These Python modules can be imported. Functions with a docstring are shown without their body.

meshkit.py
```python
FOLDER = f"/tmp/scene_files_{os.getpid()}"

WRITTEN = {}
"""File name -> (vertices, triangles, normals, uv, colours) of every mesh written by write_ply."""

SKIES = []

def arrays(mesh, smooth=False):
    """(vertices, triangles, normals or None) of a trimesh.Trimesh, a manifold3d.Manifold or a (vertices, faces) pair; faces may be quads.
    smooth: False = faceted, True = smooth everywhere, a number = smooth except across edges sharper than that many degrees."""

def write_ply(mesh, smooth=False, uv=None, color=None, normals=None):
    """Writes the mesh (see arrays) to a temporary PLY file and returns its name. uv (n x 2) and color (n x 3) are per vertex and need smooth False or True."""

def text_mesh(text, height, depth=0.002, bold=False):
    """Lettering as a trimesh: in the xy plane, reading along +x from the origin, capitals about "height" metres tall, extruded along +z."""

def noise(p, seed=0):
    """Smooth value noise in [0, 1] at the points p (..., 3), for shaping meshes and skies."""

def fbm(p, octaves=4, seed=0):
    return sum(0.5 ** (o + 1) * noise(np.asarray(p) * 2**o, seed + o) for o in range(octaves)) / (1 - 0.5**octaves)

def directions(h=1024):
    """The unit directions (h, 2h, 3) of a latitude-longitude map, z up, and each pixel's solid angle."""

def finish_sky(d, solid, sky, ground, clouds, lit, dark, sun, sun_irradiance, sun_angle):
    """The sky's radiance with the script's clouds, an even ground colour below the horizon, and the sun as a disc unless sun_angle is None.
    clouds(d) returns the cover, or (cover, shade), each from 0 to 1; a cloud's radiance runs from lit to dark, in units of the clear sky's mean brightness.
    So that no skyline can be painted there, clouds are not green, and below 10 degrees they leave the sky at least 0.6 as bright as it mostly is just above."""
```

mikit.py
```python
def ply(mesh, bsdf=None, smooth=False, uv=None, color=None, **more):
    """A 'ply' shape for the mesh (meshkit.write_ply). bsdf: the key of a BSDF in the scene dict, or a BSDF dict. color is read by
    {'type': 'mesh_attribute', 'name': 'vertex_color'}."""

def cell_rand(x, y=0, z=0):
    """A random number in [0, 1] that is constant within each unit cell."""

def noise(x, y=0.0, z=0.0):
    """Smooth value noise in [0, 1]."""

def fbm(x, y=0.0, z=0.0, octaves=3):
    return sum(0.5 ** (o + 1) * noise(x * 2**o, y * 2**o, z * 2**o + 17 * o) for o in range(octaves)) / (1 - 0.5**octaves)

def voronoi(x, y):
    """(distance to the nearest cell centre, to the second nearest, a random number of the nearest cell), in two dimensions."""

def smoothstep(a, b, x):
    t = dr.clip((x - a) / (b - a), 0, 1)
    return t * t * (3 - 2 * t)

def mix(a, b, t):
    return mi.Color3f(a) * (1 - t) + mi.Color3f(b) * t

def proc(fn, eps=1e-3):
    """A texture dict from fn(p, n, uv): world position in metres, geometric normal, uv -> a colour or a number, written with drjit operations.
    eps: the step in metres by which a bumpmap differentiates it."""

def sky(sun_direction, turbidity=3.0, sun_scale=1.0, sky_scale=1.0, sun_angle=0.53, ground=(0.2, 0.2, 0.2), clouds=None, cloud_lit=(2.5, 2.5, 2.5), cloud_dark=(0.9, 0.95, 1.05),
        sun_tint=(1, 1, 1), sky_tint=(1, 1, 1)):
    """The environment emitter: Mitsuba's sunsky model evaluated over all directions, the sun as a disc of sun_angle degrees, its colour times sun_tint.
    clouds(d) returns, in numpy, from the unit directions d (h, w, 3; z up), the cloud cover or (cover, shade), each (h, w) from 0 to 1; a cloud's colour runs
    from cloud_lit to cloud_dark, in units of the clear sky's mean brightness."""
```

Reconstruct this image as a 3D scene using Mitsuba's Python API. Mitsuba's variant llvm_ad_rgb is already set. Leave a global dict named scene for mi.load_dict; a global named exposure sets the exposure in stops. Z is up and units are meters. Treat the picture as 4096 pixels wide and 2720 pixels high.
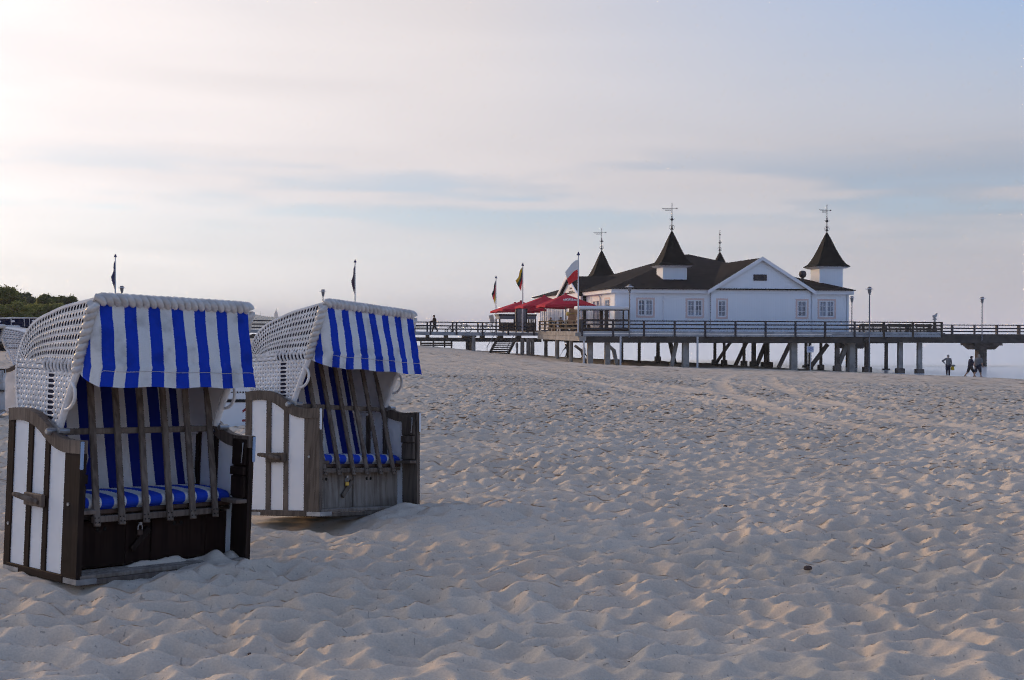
import math
import numpy as np
import trimesh
import drjit as dr
import mitsuba as mi
import mikit
import meshkit
from manifold3d import Manifold
from scipy.interpolate import RBFInterpolator
from scipy.spatial import cKDTree
from scipy.spatial.transform import Rotation as Rot
from shapely.geometry import Polygon

scene, labels = {}, {}
T = mi.ScalarTransform4f

# ------------------------------------------------------------------ camera, sky, exposure
EYE = 4.3                                   # metres above the sea
PITCH, ROLL = math.radians(0.511), math.radians(0.208)
scene['camera'] = {
    'type': 'perspective', 'fov': 39.92, 'fov_axis': 'x', 'near_clip': 0.1, 'far_clip': 40000.0,
    'to_world': T().look_at(origin=[0, 0, EYE], target=[0, math.cos(PITCH), EYE - math.sin(PITCH)],
                            up=[-math.sin(ROLL), 0, math.cos(ROLL)])}
exposure = 2.93
SUN = np.array([-0.74, 0.60, 0.19])


def sky_clouds(d):
    """a thin veil over the whole sky, thinner in streaks near the horizon; brighter towards the sun, bluer away from it"""
    x, y, z = d[..., 0], d[..., 1], d[..., 2]
    el = np.degrees(np.arcsin(np.clip(z, -1, 1)))
    sun = SUN / np.linalg.norm(SUN)
    ang = np.degrees(np.arccos(np.clip(d @ sun, -1, 1)))
    az = np.degrees(np.arctan2(x, y))
    q = np.stack([az / 11.0, el / 0.95 + az * 0.02, 0 * az], -1)
    wisp = meshkit.fbm(q, 5, 3)
    q2 = np.stack([az / 30.0, el / 4.0, 0 * az + 5], -1)
    broad = meshkit.fbm(q2, 4, 11)
    q3 = np.stack([x * 3, y * 3, z * 6], -1)
    high = meshkit.fbm(q3, 5, 21)
    band = np.exp(-((el - 5.2) / 1.5) ** 2)
    fine = meshkit.fbm(np.stack([az / 8.0, el / 0.55 + az * 0.03, 0 * az + 9], -1), 5, 51)
    streak = np.clip((broad * 0.35 + fine * 0.65 - 0.475) * 8.0, 0, 1) * band
    low = np.clip(1 - el / 5.0, 0, 1) * np.clip((70 - ang) / 30, 0, 1)
    blue = np.clip((ang - 48) / 24, 0, 1) * np.clip((el - 6) / 7, 0, 1)
    cover = 0.985 - 0.36 * streak - 0.14 * np.exp(-((el - 4.2) / 1.7) ** 2) * np.clip(broad * 3 - 0.9, 0, 1) - 0.30 * low - 0.78 * blue - 0.08 * np.clip((high - 0.5) * 3, 0, 1) * np.clip(el / 10, 0, 1)
    shade = 1 - np.exp(-ang / 25.0) * (1 - 0.65 * (wisp - 0.5) * np.exp(-el / 10) - 0.40 * (high - 0.5))
    shade += 0.095 * streak
    return np.clip(cover, 0, 1), np.clip(shade, 0, 1)


scene['sky'] = mikit.sky(SUN.tolist(), turbidity=3.0, sun_scale=0.16, sky_scale=1.0, sun_angle=8.0, ground=(0.25, 0.23, 0.22),
                         clouds=sky_clouds, cloud_lit=(8.2, 7.35, 6.75), cloud_dark=(0.92, 0.92, 1.05), sun_tint=(1.0, 0.88, 0.76), sky_tint=(0.70, 0.84, 1.20))

# ------------------------------------------------------------------ mesh helpers
class MB:
    """collects simple solids into one mesh"""
    def __init__(self):
        self.v, self.f, self.n = [], [], 0

    def add(self, v, f):
        v, f = np.asarray(v, float), np.asarray(f, int)
        if f.shape[1] == 4:
            f = np.vstack([f[:, [0, 1, 2]], f[:, [0, 2, 3]]])
        self.v.append(v); self.f.append(f + self.n); self.n += len(v)
        return self

    def box(self, c, s, R=None, b=0.0):
        """box about c; b > 0 chamfers its edges"""
        h = np.asarray(s, float) / 2
        sg = np.array([[i, j, k] for i in (-1, 1) for j in (-1, 1) for k in (-1, 1)], float)
        if b > 0:
            p = []
            for a in range(3):
                q = sg * (h - b); q[:, a] = sg[:, a] * h[a]; p.append(q)
            m = trimesh.convex.convex_hull(np.vstack(p)); v, f = np.array(m.vertices), np.array(m.faces)
        else:
            v = sg * h
            f = np.array([[0, 1, 3, 2], [4, 6, 7, 5], [0, 4, 5, 1], [2, 3, 7, 6], [0, 2, 6, 4], [1, 5, 7, 3]])
        if R is not None:
            v = v @ np.asarray(R).T
        return self.add(v + np.asarray(c, float), f)

    def bar(self, p0, p1, w, h, up=(0, 0, 1), b=0.0):
        """a board from p0 to p1, w wide across, h along up"""
        p0, p1 = np.asarray(p0, float), np.asarray(p1, float)
        d = p1 - p0; L = np.linalg.norm(d); d = d / L
        up = np.asarray(up, float)
        if abs(d @ up) > 0.99:
            up = np.array([0, 1.0, 0])
        s = np.cross(d, up); s /= np.linalg.norm(s); u = np.cross(s, d)
        return self.box((p0 + p1) / 2, (L, w, h), np.stack([d, s, u], 1), b)

    def tube(self, pts, r, sides=6, closed=False, caps=True):
        pts = np.asarray(pts, float); n = len(pts)
        r = np.broadcast_to(np.asarray(r, float), (n,))
        t = np.roll(pts, -1, 0) - np.roll(pts, 1, 0) if closed else np.gradient(pts, axis=0)
        t /= np.linalg.norm(t, axis=1, keepdims=True) + 1e-12
        a = np.array([0, 0, 1.0]) if abs(t[0, 2]) < 0.9 else np.array([1.0, 0, 0])
        x = np.cross(t[0], a); x /= np.linalg.norm(x)
        X = [x]
        for i in range(1, n):
            x = X[-1] - t[i] * (X[-1] @ t[i]); X.append(x / np.linalg.norm(x))
        X = np.array(X); Y = np.cross(t, X)
        ang = np.arange(sides) / sides * 2 * np.pi
        v = pts[:, None] + r[:, None, None] * (np.cos(ang)[None, :, None] * X[:, None] + np.sin(ang)[None, :, None] * Y[:, None])
        v = v.reshape(-1, 3)
        i, j = np.meshgrid(np.arange(n if closed else n - 1), np.arange(sides), indexing='ij')
        i, j = i.ravel(), j.ravel(); i2, j2 = (i + 1) % n, (j + 1) % sides
        self.add(v, np.stack([i * sides + j, i * sides + j2, i2 * sides + j2, i2 * sides + j], 1))
        if caps and not closed:
            for k, s in ((0, -1), (n - 1, 1)):
                ring = v[k * sides:(k + 1) * sides]
                fan = np.array([[0, q, q + 1] if s > 0 else [0, q + 1, q] for q in range(1, sides - 1)])
                self.add(ring, fan)
        return self

    def lathe(self, prof, c=(0, 0, 0), n=16, sq=None):
        """profile (r, z) turned about z; with sq = 4 a square section"""
        n = sq or n
        ang = (np.arange(n) + (0.5 if sq else 0)) / n * 2 * np.pi
        k = 1 / math.cos(math.pi / n) if sq else 1.0
        prof = np.asarray(prof, float)
        v = np.stack([prof[:, :1] * k * np.cos(ang), prof[:, :1] * k * np.sin(ang), np.repeat(prof[:, 1:], n, 1)], -1).reshape(-1, 3)
        m = len(prof)
        i, j = [a.ravel() for a in np.meshgrid(np.arange(m - 1), np.arange(n), indexing='ij')]
        j2 = (j + 1) % n
        self.add(v + np.asarray(c, float), np.stack([i * n + j, i * n + j2, (i + 1) * n + j2, (i + 1) * n + j], 1))
        return self

    def prism(self, poly, fn, t0, t1):
        """2-D outline extruded from t0 to t1; fn(a, b, t) gives 3-D points"""
        m = trimesh.creation.extrude_polygon(Polygon(poly), 1.0, engine='earcut')
        v = np.array(m.vertices)
        w = fn(v[:, 0], v[:, 1], t0 + v[:, 2] * (t1 - t0))
        return self.add(np.stack(np.broadcast_arrays(*w), -1), m.faces)

    def mesh(self, M=None):
        v, f = np.vstack(self.v), np.vstack(self.f)
        return (v if M is None else M(v)), f


def fixed(mesh):
    """outward-facing copy of a closed mesh"""
    m = trimesh.Trimesh(mesh[0], mesh[1], process=False)
    trimesh.repair.fix_normals(m, multibody=True)
    return np.array(m.vertices), np.array(m.faces)


def grid(P):
    """quads over an (a, b, 3) array of points"""
    a, b = P.shape[:2]
    i, j = [x.ravel() for x in np.meshgrid(np.arange(a - 1), np.arange(b - 1), indexing='ij')]
    k = i * b + j
    return P.reshape(-1, 3), np.stack([k, k + 1, k + b + 1, k + b], 1)


taken = {}


def numbered(name):
    n = taken.get(name, 0); taken[name] = n + 1
    return name if n == 0 else f'{name}_{n:03d}'


def thing(name, label, category, group=None):
    key = numbered(name)
    labels[key] = {'label': label, 'category': category}
    if group:
        labels[key]['group'] = group
    return key


def part(parent, name, mesh, bsdf, smooth=False, label=None, stuff=False, **kw):
    key = numbered(parent + '__' + name)
    scene[key] = mikit.ply(mesh, bsdf, smooth, **kw) if not isinstance(mesh, dict) else {**mesh, 'bsdf': {'type': 'ref', 'id': bsdf}}
    if label or stuff:
        labels[key] = {**({'label': label} if label else {}), **({'kind': 'stuff'} if stuff else {})}
    return key


def whole(key, mesh, bsdf, smooth=False, **kw):
    scene[key] = mikit.ply(mesh, bsdf, smooth, **kw)
    return key


def struct(name, label, mesh, bsdf, smooth=False, category=None, kind='structure', **kw):
    scene[name] = mikit.ply(mesh, bsdf, smooth, **kw)
    labels[name] = {'label': label, 'kind': kind}
    if category:
        labels[name]['category'] = category
    return name


# ------------------------------------------------------------------ materials
def mat(name, color, rough=0.6, metal=0.0, spec=0.5, **kw):
    tex = color if isinstance(color, dict) else {'type': 'rgb', 'value': list(color)}
    scene[name] = {'type': 'twosided', 'bsdf': {'type': 'principled', 'base_color': tex, 'roughness': rough, 'metallic': metal, 'specular': spec, **kw}}


def mottled(a, b, s, octaves=3, lo=0.3, hi=0.7):
    return mikit.proc(lambda p, n, uv: mikit.mix(a, b, mikit.smoothstep(lo, hi, mikit.fbm(p.x * s, p.y * s, p.z * s, octaves))))


def timber(a, b, s=30.0):
    """weathered wood: fine streaks along the upright, blotches on top"""
    def fn(p, n, uv):
        g = mikit.fbm(p.x * s * 2.2, p.y * s * 2.2, p.z * s * 0.12, 3)
        w = mikit.fbm(p.x * 6, p.y * 6, p.z * 5, 3)
        return mikit.mix(a, b, dr.clip(0.65 * mikit.smoothstep(0.3, 0.7, g) + 0.5 * mikit.smoothstep(0.4, 0.75, w), 0, 1))
    return mikit.proc(fn)


def stripes(blue, white, dirt=0.25):
    """blue and white canvas: uv.x counts stripes, the even ones blue; faint dirt"""
    def fn(p, n, uv):
        f = uv.x * 0.5 - dr.floor(uv.x * 0.5)
        k = mikit.smoothstep(0.49, 0.51, f)
        d = mikit.smoothstep(0.45, 0.85, mikit.fbm(p.x * 9, p.y * 9, p.z * 9, 4)) * dirt
        thread = 0.94 + 0.12 * mikit.noise(uv.x * 40, uv.y * 300, 0)
        return mikit.mix(blue, white, k) * (1 - d) * thread
    return mikit.proc(fn)
# ------------------------------------------------------------------ where the two near chairs stand (local x right, y back, z up)
POSE = {'a': (np.array([-1.997, 8.176, EYE - 1.448]), Rot.from_euler('zxy', [49.728, -0.881, 1.993], degrees=True).as_matrix()),
        'b': (np.array([-1.070, 10.791, EYE - 1.435]), Rot.from_euler('zxy', [56.414, -5.519, -0.478], degrees=True).as_matrix())}


def local_xy(pose, X, Y):
    o, R = pose
    d = np.stack([X - o[0], Y - o[1]], -1)
    ax, ay = R[:2, 0] / np.linalg.norm(R[:2, 0]), R[:2, 1] / np.linalg.norm(R[:2, 1])
    return d @ ax, d @ ay


# ------------------------------------------------------------------ sand
CTRL = np.array([
    (-2, 8, 2.84), (-1, 11, 2.82), (5, 8, 2.82), (-6, 8, 2.88), (0, 0, 2.8), (0, -30, 3.0), (15, 20, 2.72), (-10, 27, 2.60), (-18, 25, 2.8), (-6, 22, 2.75), (0, 30, 2.72),
    (10, 40, 2.5), (0, 60, 2.55), (-15, 60, 2.8), (-28, 75, 3.15), (20, 60, 1.95), (7, 90, 1.65), (9, 120, 0.92), (9.6, 135, 0.58), (10, 152, 0.85), (11, 175, 0.3),
    (-6, 100, 2.45), (-9.3, 150, 2.28), (-4.6, 150, 1.95), (-1, 150, 1.45), (-12, 200, 1.2), (-19, 318, 0.05), (22, 90, 1.3), (29, 120, 0.55), (32.4, 135, 0.15), (36, 150, -0.3), (10.5, 143, 0.95), (14, 150, 0.9), (18, 147, 0.75), (24, 146, 0.42), (5, 143, 1.15),
    (22, 60, 1.75), (33, 90, 0.8), (43, 118, 0.08), (42, 112, 0.28), (40, 118, 0.22), (51, 140, -0.7), (60, 60, -0.4), (40, 60, 1.0), (60, 100, -0.8), (60, 150, -2), (40, 200, -2), (22, 170, -0.15), (14, 230, -0.8), (10, 260, -1.5), (0, 350, -1.5), (80, 300, -4),
    (-15, 200, 1.0), (-40, 300, 1.3), (-30, 120, 3.3), (-30, 150, 3.2), (-45, 120, 3.9), (-45, 150, 4.0), (-60, 140, 4.8), (-60, 180, 5.0), (-80, 150, 5.5), (-90, 230, 4.5), (-60, 90, 3.8), (-30, 40, 3.1), (-80, 60, 4.0), (120, 0, -3), (40, 0, 2.0), (120, 200, -5),
    (-120, 300, 3.5), (-60, 320, 1.8)], float)
_rbf = RBFInterpolator(CTRL[:, :2] / 50, CTRL[:, 2], kernel='linear', smoothing=0.002)
_gx, _gy = np.linspace(-130, 130, 105), np.linspace(-35, 360, 159)
from scipy.interpolate import RectBivariateSpline
from scipy.ndimage import gaussian_filter
_G = _rbf(np.stack(np.meshgrid(_gx, _gy, indexing='ij'), -1).reshape(-1, 2) / 50).reshape(105, 159)
_spl = RectBivariateSpline(_gx, _gy, gaussian_filter(_G, 0.9, mode='nearest'))


def smooth_ground(X, Y):
    return _spl.ev(np.clip(X, -130, 130), np.clip(Y, -35, 360))


def bowls(X, Y, cell, seed, k=9.0):
    """trampled sand: soft-edged hollows that meet in ridges"""
    rng = np.random.default_rng(seed)
    x0, x1, y0, y1 = X.min() - 2 * cell, X.max() + 2 * cell, Y.min() - 2 * cell, Y.max() + 2 * cell
    nx, ny = int((x1 - x0) / cell) + 1, int((y1 - y0) / cell) + 1
    gx, gy = np.meshgrid(np.arange(nx), np.arange(ny), indexing='ij')
    P = np.stack([x0 + (gx + rng.uniform(0, 1, gx.shape)) * cell, y0 + (gy + rng.uniform(0, 1, gy.shape)) * cell], -1).reshape(-1, 2)
    off = rng.uniform(0, 0.26, len(P)); th = rng.uniform(0, np.pi, len(P)); st = rng.uniform(0.6, 1.0, len(P))
    d, i = cKDTree(P).query(np.stack([X, Y], -1), k=6)
    dx, dy = X[:, None] - P[i, 0], Y[:, None] - P[i, 1]
    c, s = np.cos(th[i]), np.sin(th[i])
    q = ((c * dx + s * dy) / cell) ** 2 * st[i] + ((-s * dx + c * dy) / cell) ** 2 / st[i] + off[i]
    return -np.log(np.exp(-k * q).sum(1)) / k


TRACKS = [np.array([(10.5, 62), (8.6, 52), (7.0, 42), (6.0, 32), (6.0, 25), (6.3, 20), (7.0, 16), (9.0, 11)], float),
          np.array([(-1.5, 80), (1.5, 57), (3.6, 41), (5.4, 30), (7.2, 24), (10, 19)], float),
          np.array([(7.6, 50), (8.3, 41), (9.2, 34), (11.5, 28)], float)]


def sand_height(X, Y):
    shp = X.shape; X, Y = X.ravel(), Y.ravel()
    z = smooth_ground(X, Y)
    p3 = np.stack([X, Y, 0 * X], -1)
    r = np.hypot(X, Y)
    fade = np.clip((220 - r) / 60, 0, 1) * np.clip((z + 0.15) / 0.5, 0, 1)
    wx = X + 0.14 * (meshkit.fbm(p3 * 1.3, 3, 5) - 0.5); wy = Y + 0.14 * (meshkit.fbm(p3 * 1.3, 3, 6) - 0.5)
    near = r < 75
    h = np.zeros_like(z)
    big = np.zeros_like(z); small = np.zeros_like(z)
    big[near] = np.tanh(1.9 * bowls(wx[near] * 0.74, wy[near] * 1.12, 0.142, 1, 14.0))
    n2 = r < 40
    small[n2] = bowls(wx[n2], wy[n2], 0.09, 2, 12.0)
    amp = 0.30 + 1.35 * meshkit.fbm(p3 * 0.4, 3, 8)
    far = meshkit.fbm(p3 * np.array([1.2, 0.9, 1]), 4, 9) - 0.5
    w = np.clip((75 - r) / 30, 0, 1)
    h += (0.122 * amp * (big - 0.5)) * w + 0.018 * small * np.clip((40 - r) / 15, 0, 1) + far * 0.22 * (1 - w)
    h += 0.03 * (meshkit.fbm(p3 * 0.75, 4, 3) - 0.5) + 0.12 * (meshkit.fbm(p3 * 0.22, 3, 4) - 0.5)
    h += 0.010 * (meshkit.fbm(p3 * np.array([7, 7, 1]), 3, 12) - 0.5) * np.clip((30 - r) / 10, 0, 1)
    for tr in TRACKS:                                        # two ruts of a beach vehicle, each with raised edges
        t = np.linspace(0, 1, 160); k = np.linspace(0, 1, len(tr))
        line = np.stack([np.interp(t, k, tr[:, 0]), np.interp(t, k, tr[:, 1])], -1)
        line = gaussian_filter(line, (6, 0), mode='nearest')
        d, i = cKDTree(line).query(np.stack([X, Y], -1), distance_upper_bound=3.0)
        ok = np.isfinite(d); i = np.where(ok, i, 0)
        tg = np.gradient(line, axis=0); tg /= np.linalg.norm(tg, axis=1, keepdims=True)
        side = np.where(ok, (X - line[i, 0]) * tg[i, 1] - (Y - line[i, 1]) * tg[i, 0], 9)
        e = np.abs(np.abs(side) - 0.85)
        flat = np.exp(-(e / 0.26) ** 4)
        h = h * (1 - 0.65 * flat) + 0.024 * np.exp(-((e - 0.30) / 0.10) ** 2) - 0.01 * flat
    z = z + h * fade
    for key, (fl, fr) in (('a', (0.0, 0.0)), ('b', (-0.10, 0.0))):
        o, R = POSE[key]
        lx, ly = local_xy(POSE[key], X, Y)
        plane = o[2] + R[2, 0] * lx + R[2, 1] * ly
        dx, dy = np.maximum(np.abs(lx) - 0.60, 0), np.maximum(np.abs(ly - 0.375) - 0.40, 0)
        w = np.exp(-(np.hypot(dx, dy) / (0.22 if key == 'a' else 0.16)) ** 2)
        tgt = plane - 0.005 if key == 'a' else np.minimum(plane - 0.02, o[2] - 0.06)
        z = z * (1 - w) + (tgt + 0.25 * h) * w

        def bump(cx, cy, sx, sy, a):
            return a * np.exp(-((lx - cx) / sx) ** 2 - ((ly - cy) / sy) ** 2)
        if key == 'a':
            z += bump(0.40, 0.08, 0.075, 0.07, 0.075) + bump(0.55, 0.11, 0.055, 0.08, 0.085) + bump(0.28, -0.03, 0.24, 0.15, 0.05) + bump(0.15, -0.35, 0.5, 0.2, 0.04) + bump(-0.1, 0.13, 0.3, 0.04, 0.040) + bump(0.15, 0.15, 0.25, 0.04, 0.055)
            z += bump(-0.55, -0.12, 0.14, 0.12, -0.09) + bump(-0.62, 0.10, 0.08, 0.16, -0.05)
        else:
            z += bump(-0.62, 0.0, 0.30, 0.42, -0.10) + bump(-0.1, -0.02, 0.12, 0.14, 0.02)
            z += bump(0.18, -0.10, 0.26, 0.17, 0.085) + bump(0.5, 0.0, 0.22, 0.13, 0.035) + bump(0.35, -0.6, 0.6, 0.40, 0.08)
    return z.reshape(shp)


def sand_sheet():
    rr = [2.6]
    while rr[-1] < 380:
        rr.append(rr[-1] * (1.0031 if rr[-1] < 25 else 1.0045 if rr[-1] < 60 else 1.008 if rr[-1] < 140 else 1.03))
    rr = np.array(rr)
    an = np.radians(np.concatenate([np.linspace(-75, -26, 50, endpoint=False), np.linspace(-26, 26, 580), np.linspace(26, 75, 51)[1:]]))
    Rr, A = np.meshgrid(rr, an, indexing='ij')
    X, Y = Rr * np.sin(A), Rr * np.cos(A)
    Z = sand_height(X, Y)
    P = np.stack([X, Y, Z], -1)
    return grid(P)


def _sand(p, n, uv):
    a = mikit.fbm(p.x * 0.7, p.y * 0.7, 0, 3)
    g = mikit.noise(p.x * 160, p.y * 160, p.z * 160)
    c = mikit.mix((0.615, 0.527, 0.430), (0.665, 0.577, 0.478), mikit.smoothstep(0.3, 0.7, a))
    speck = mikit.smoothstep(0.90, 0.97, mikit.noise(p.x * 55, p.y * 55, 3)) * 0.35
    wet = 1 - 0.5 * mikit.smoothstep(0.42, 0.1, p.z + 0.25 * (a - 0.5))
    return c * (0.90 + 0.2 * g) * (1 - speck) * wet


scene['sand'] = {'type': 'twosided', 'bsdf': {'type': 'diffuse', 'reflectance': mikit.proc(_sand)}}
struct('sand_beach', 'pale trampled beach sand with footprints and tyre tracks', sand_sheet(), 'sand', True, category='sand')


def _sea(p, n, uv):
    a = mikit.fbm(p.x * 0.5, p.y * 1.1, 0, 3)
    b = mikit.fbm(p.x * 0.06, p.y * 0.13, 4, 3)
    return a * 0.5 + b * 1.4


scene['sea_water'] = {'type': 'twosided', 'bsdf': {'type': 'bumpmap', 'arbitrary': mikit.proc(_sea, 0.1), 'scale': 0.03,
                      'bsdf': {'type': 'principled', 'base_color': {'type': 'rgb', 'value': [0.56, 0.58, 0.61]}, 'roughness': 0.18, 'specular': 0.9}}}
sx = np.concatenate([[-6000, -1500, -400], np.linspace(-150, 250, 21), [600, 2000, 8000, 16000]])
sy = np.concatenate([[20.0], np.linspace(60, 500, 23), [900, 2000, 5000, 12000, 30000]])
SX, SY = np.meshgrid(sx, sy, indexing='ij')
struct('sea', 'calm pale sea reflecting the hazy evening sky', fixed(grid(np.stack([SX, SY, 0 * SX], -1))), 'sea_water', False, category='sea')
# ------------------------------------------------------------------ hooded wicker beach chair (built once, local metres: x across, y back, z up)
mat('dark_timber', timber((0.0095, 0.0042, 0.0029), (0.026, 0.0130, 0.0090)), 0.7, spec=0.25)
mat('drawer_timber', timber((0.0105, 0.0040, 0.0028), (0.026, 0.0115, 0.0080)), 0.75, spec=0.15)
mat('grey_timber', timber((0.062, 0.045, 0.035), (0.155, 0.124, 0.100)), 0.75)
mat('rail_timber', timber((0.080, 0.058, 0.047), (0.175, 0.138, 0.115)), 0.7)
mat('bleached_timber', timber((0.13, 0.102, 0.082), (0.29, 0.245, 0.21), 24), 0.8)
mat('slat_timber', timber((0.088, 0.064, 0.050), (0.20, 0.160, 0.132)), 0.8, spec=0.3)
mat('redbrown_timber', timber((0.035, 0.017, 0.011), (0.080, 0.042, 0.028)), 0.55)
mat('white_panel', mottled((0.76, 0.78, 0.82), (0.82, 0.83, 0.85), 5.0), 0.45)
mat('wicker', mottled((0.66, 0.65, 0.655), (0.80, 0.795, 0.80), 7.0, 4), 0.38)
mat('rope_wicker', mottled((0.50, 0.475, 0.455), (0.66, 0.64, 0.62), 14.0, 4), 0.35)
mat('liner_cloth', mottled((0.58, 0.56, 0.545), (0.70, 0.68, 0.665), 9.0, 4), 0.9)
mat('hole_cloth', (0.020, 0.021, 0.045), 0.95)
mat('awning_canvas', stripes((0.008, 0.046, 0.46), (0.68, 0.70, 0.72), 0.34), 0.9, spec=0.2)
mat('seat_canvas', stripes((0.010, 0.050, 0.46), (0.62, 0.63, 0.65), 0.18), 0.85, spec=0.2)
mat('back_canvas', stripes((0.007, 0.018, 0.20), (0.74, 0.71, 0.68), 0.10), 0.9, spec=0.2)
mat('navy_canvas', (0.008, 0.010, 0.035), 0.9, spec=0.2)
mat('dull_metal', mottled((0.30, 0.31, 0.33), (0.45, 0.46, 0.48), 20.0), 0.42, metal=0.7)
mat('brass', (0.60, 0.42, 0.10), 0.4, metal=0.8)
mat('black_hole', (0.006, 0.005, 0.005), 0.9)
mat('white_plastic', (0.72, 0.74, 0.78), 0.35)
mat('bumper_blue', (0.30, 0.42, 0.62), 0.4)

W = 0.606                                    # half the width of the base
HW = 0.5475                                  # half the width of the hood
chair = []                                   # (path, mesh dict, material, smooth, stuff)


def cp(path, mesh, m, smooth=False, stuff=False, **kw):
    chair.append((path, mikit.ply(mesh, None, smooth, **kw), m, stuff))


def spline(P, n):
    from scipy.interpolate import CubicSpline
    P = np.asarray(P, float); d = np.r_[0, np.cumsum(np.linalg.norm(np.diff(P, axis=0), axis=1))]
    return CubicSpline(d, P)(np.linspace(0, d[-1], n))


ARM = spline([(0, 0.797), (0.08, 0.795), (0.18, 0.800), (0.27, 0.828), (0.35, 0.872), (0.43, 0.912), (0.52, 0.938), (0.62, 0.946), (0.75, 0.935)], 40)


def arm_z(y):
    return np.interp(y, ARM[:, 0], ARM[:, 1])


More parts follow.
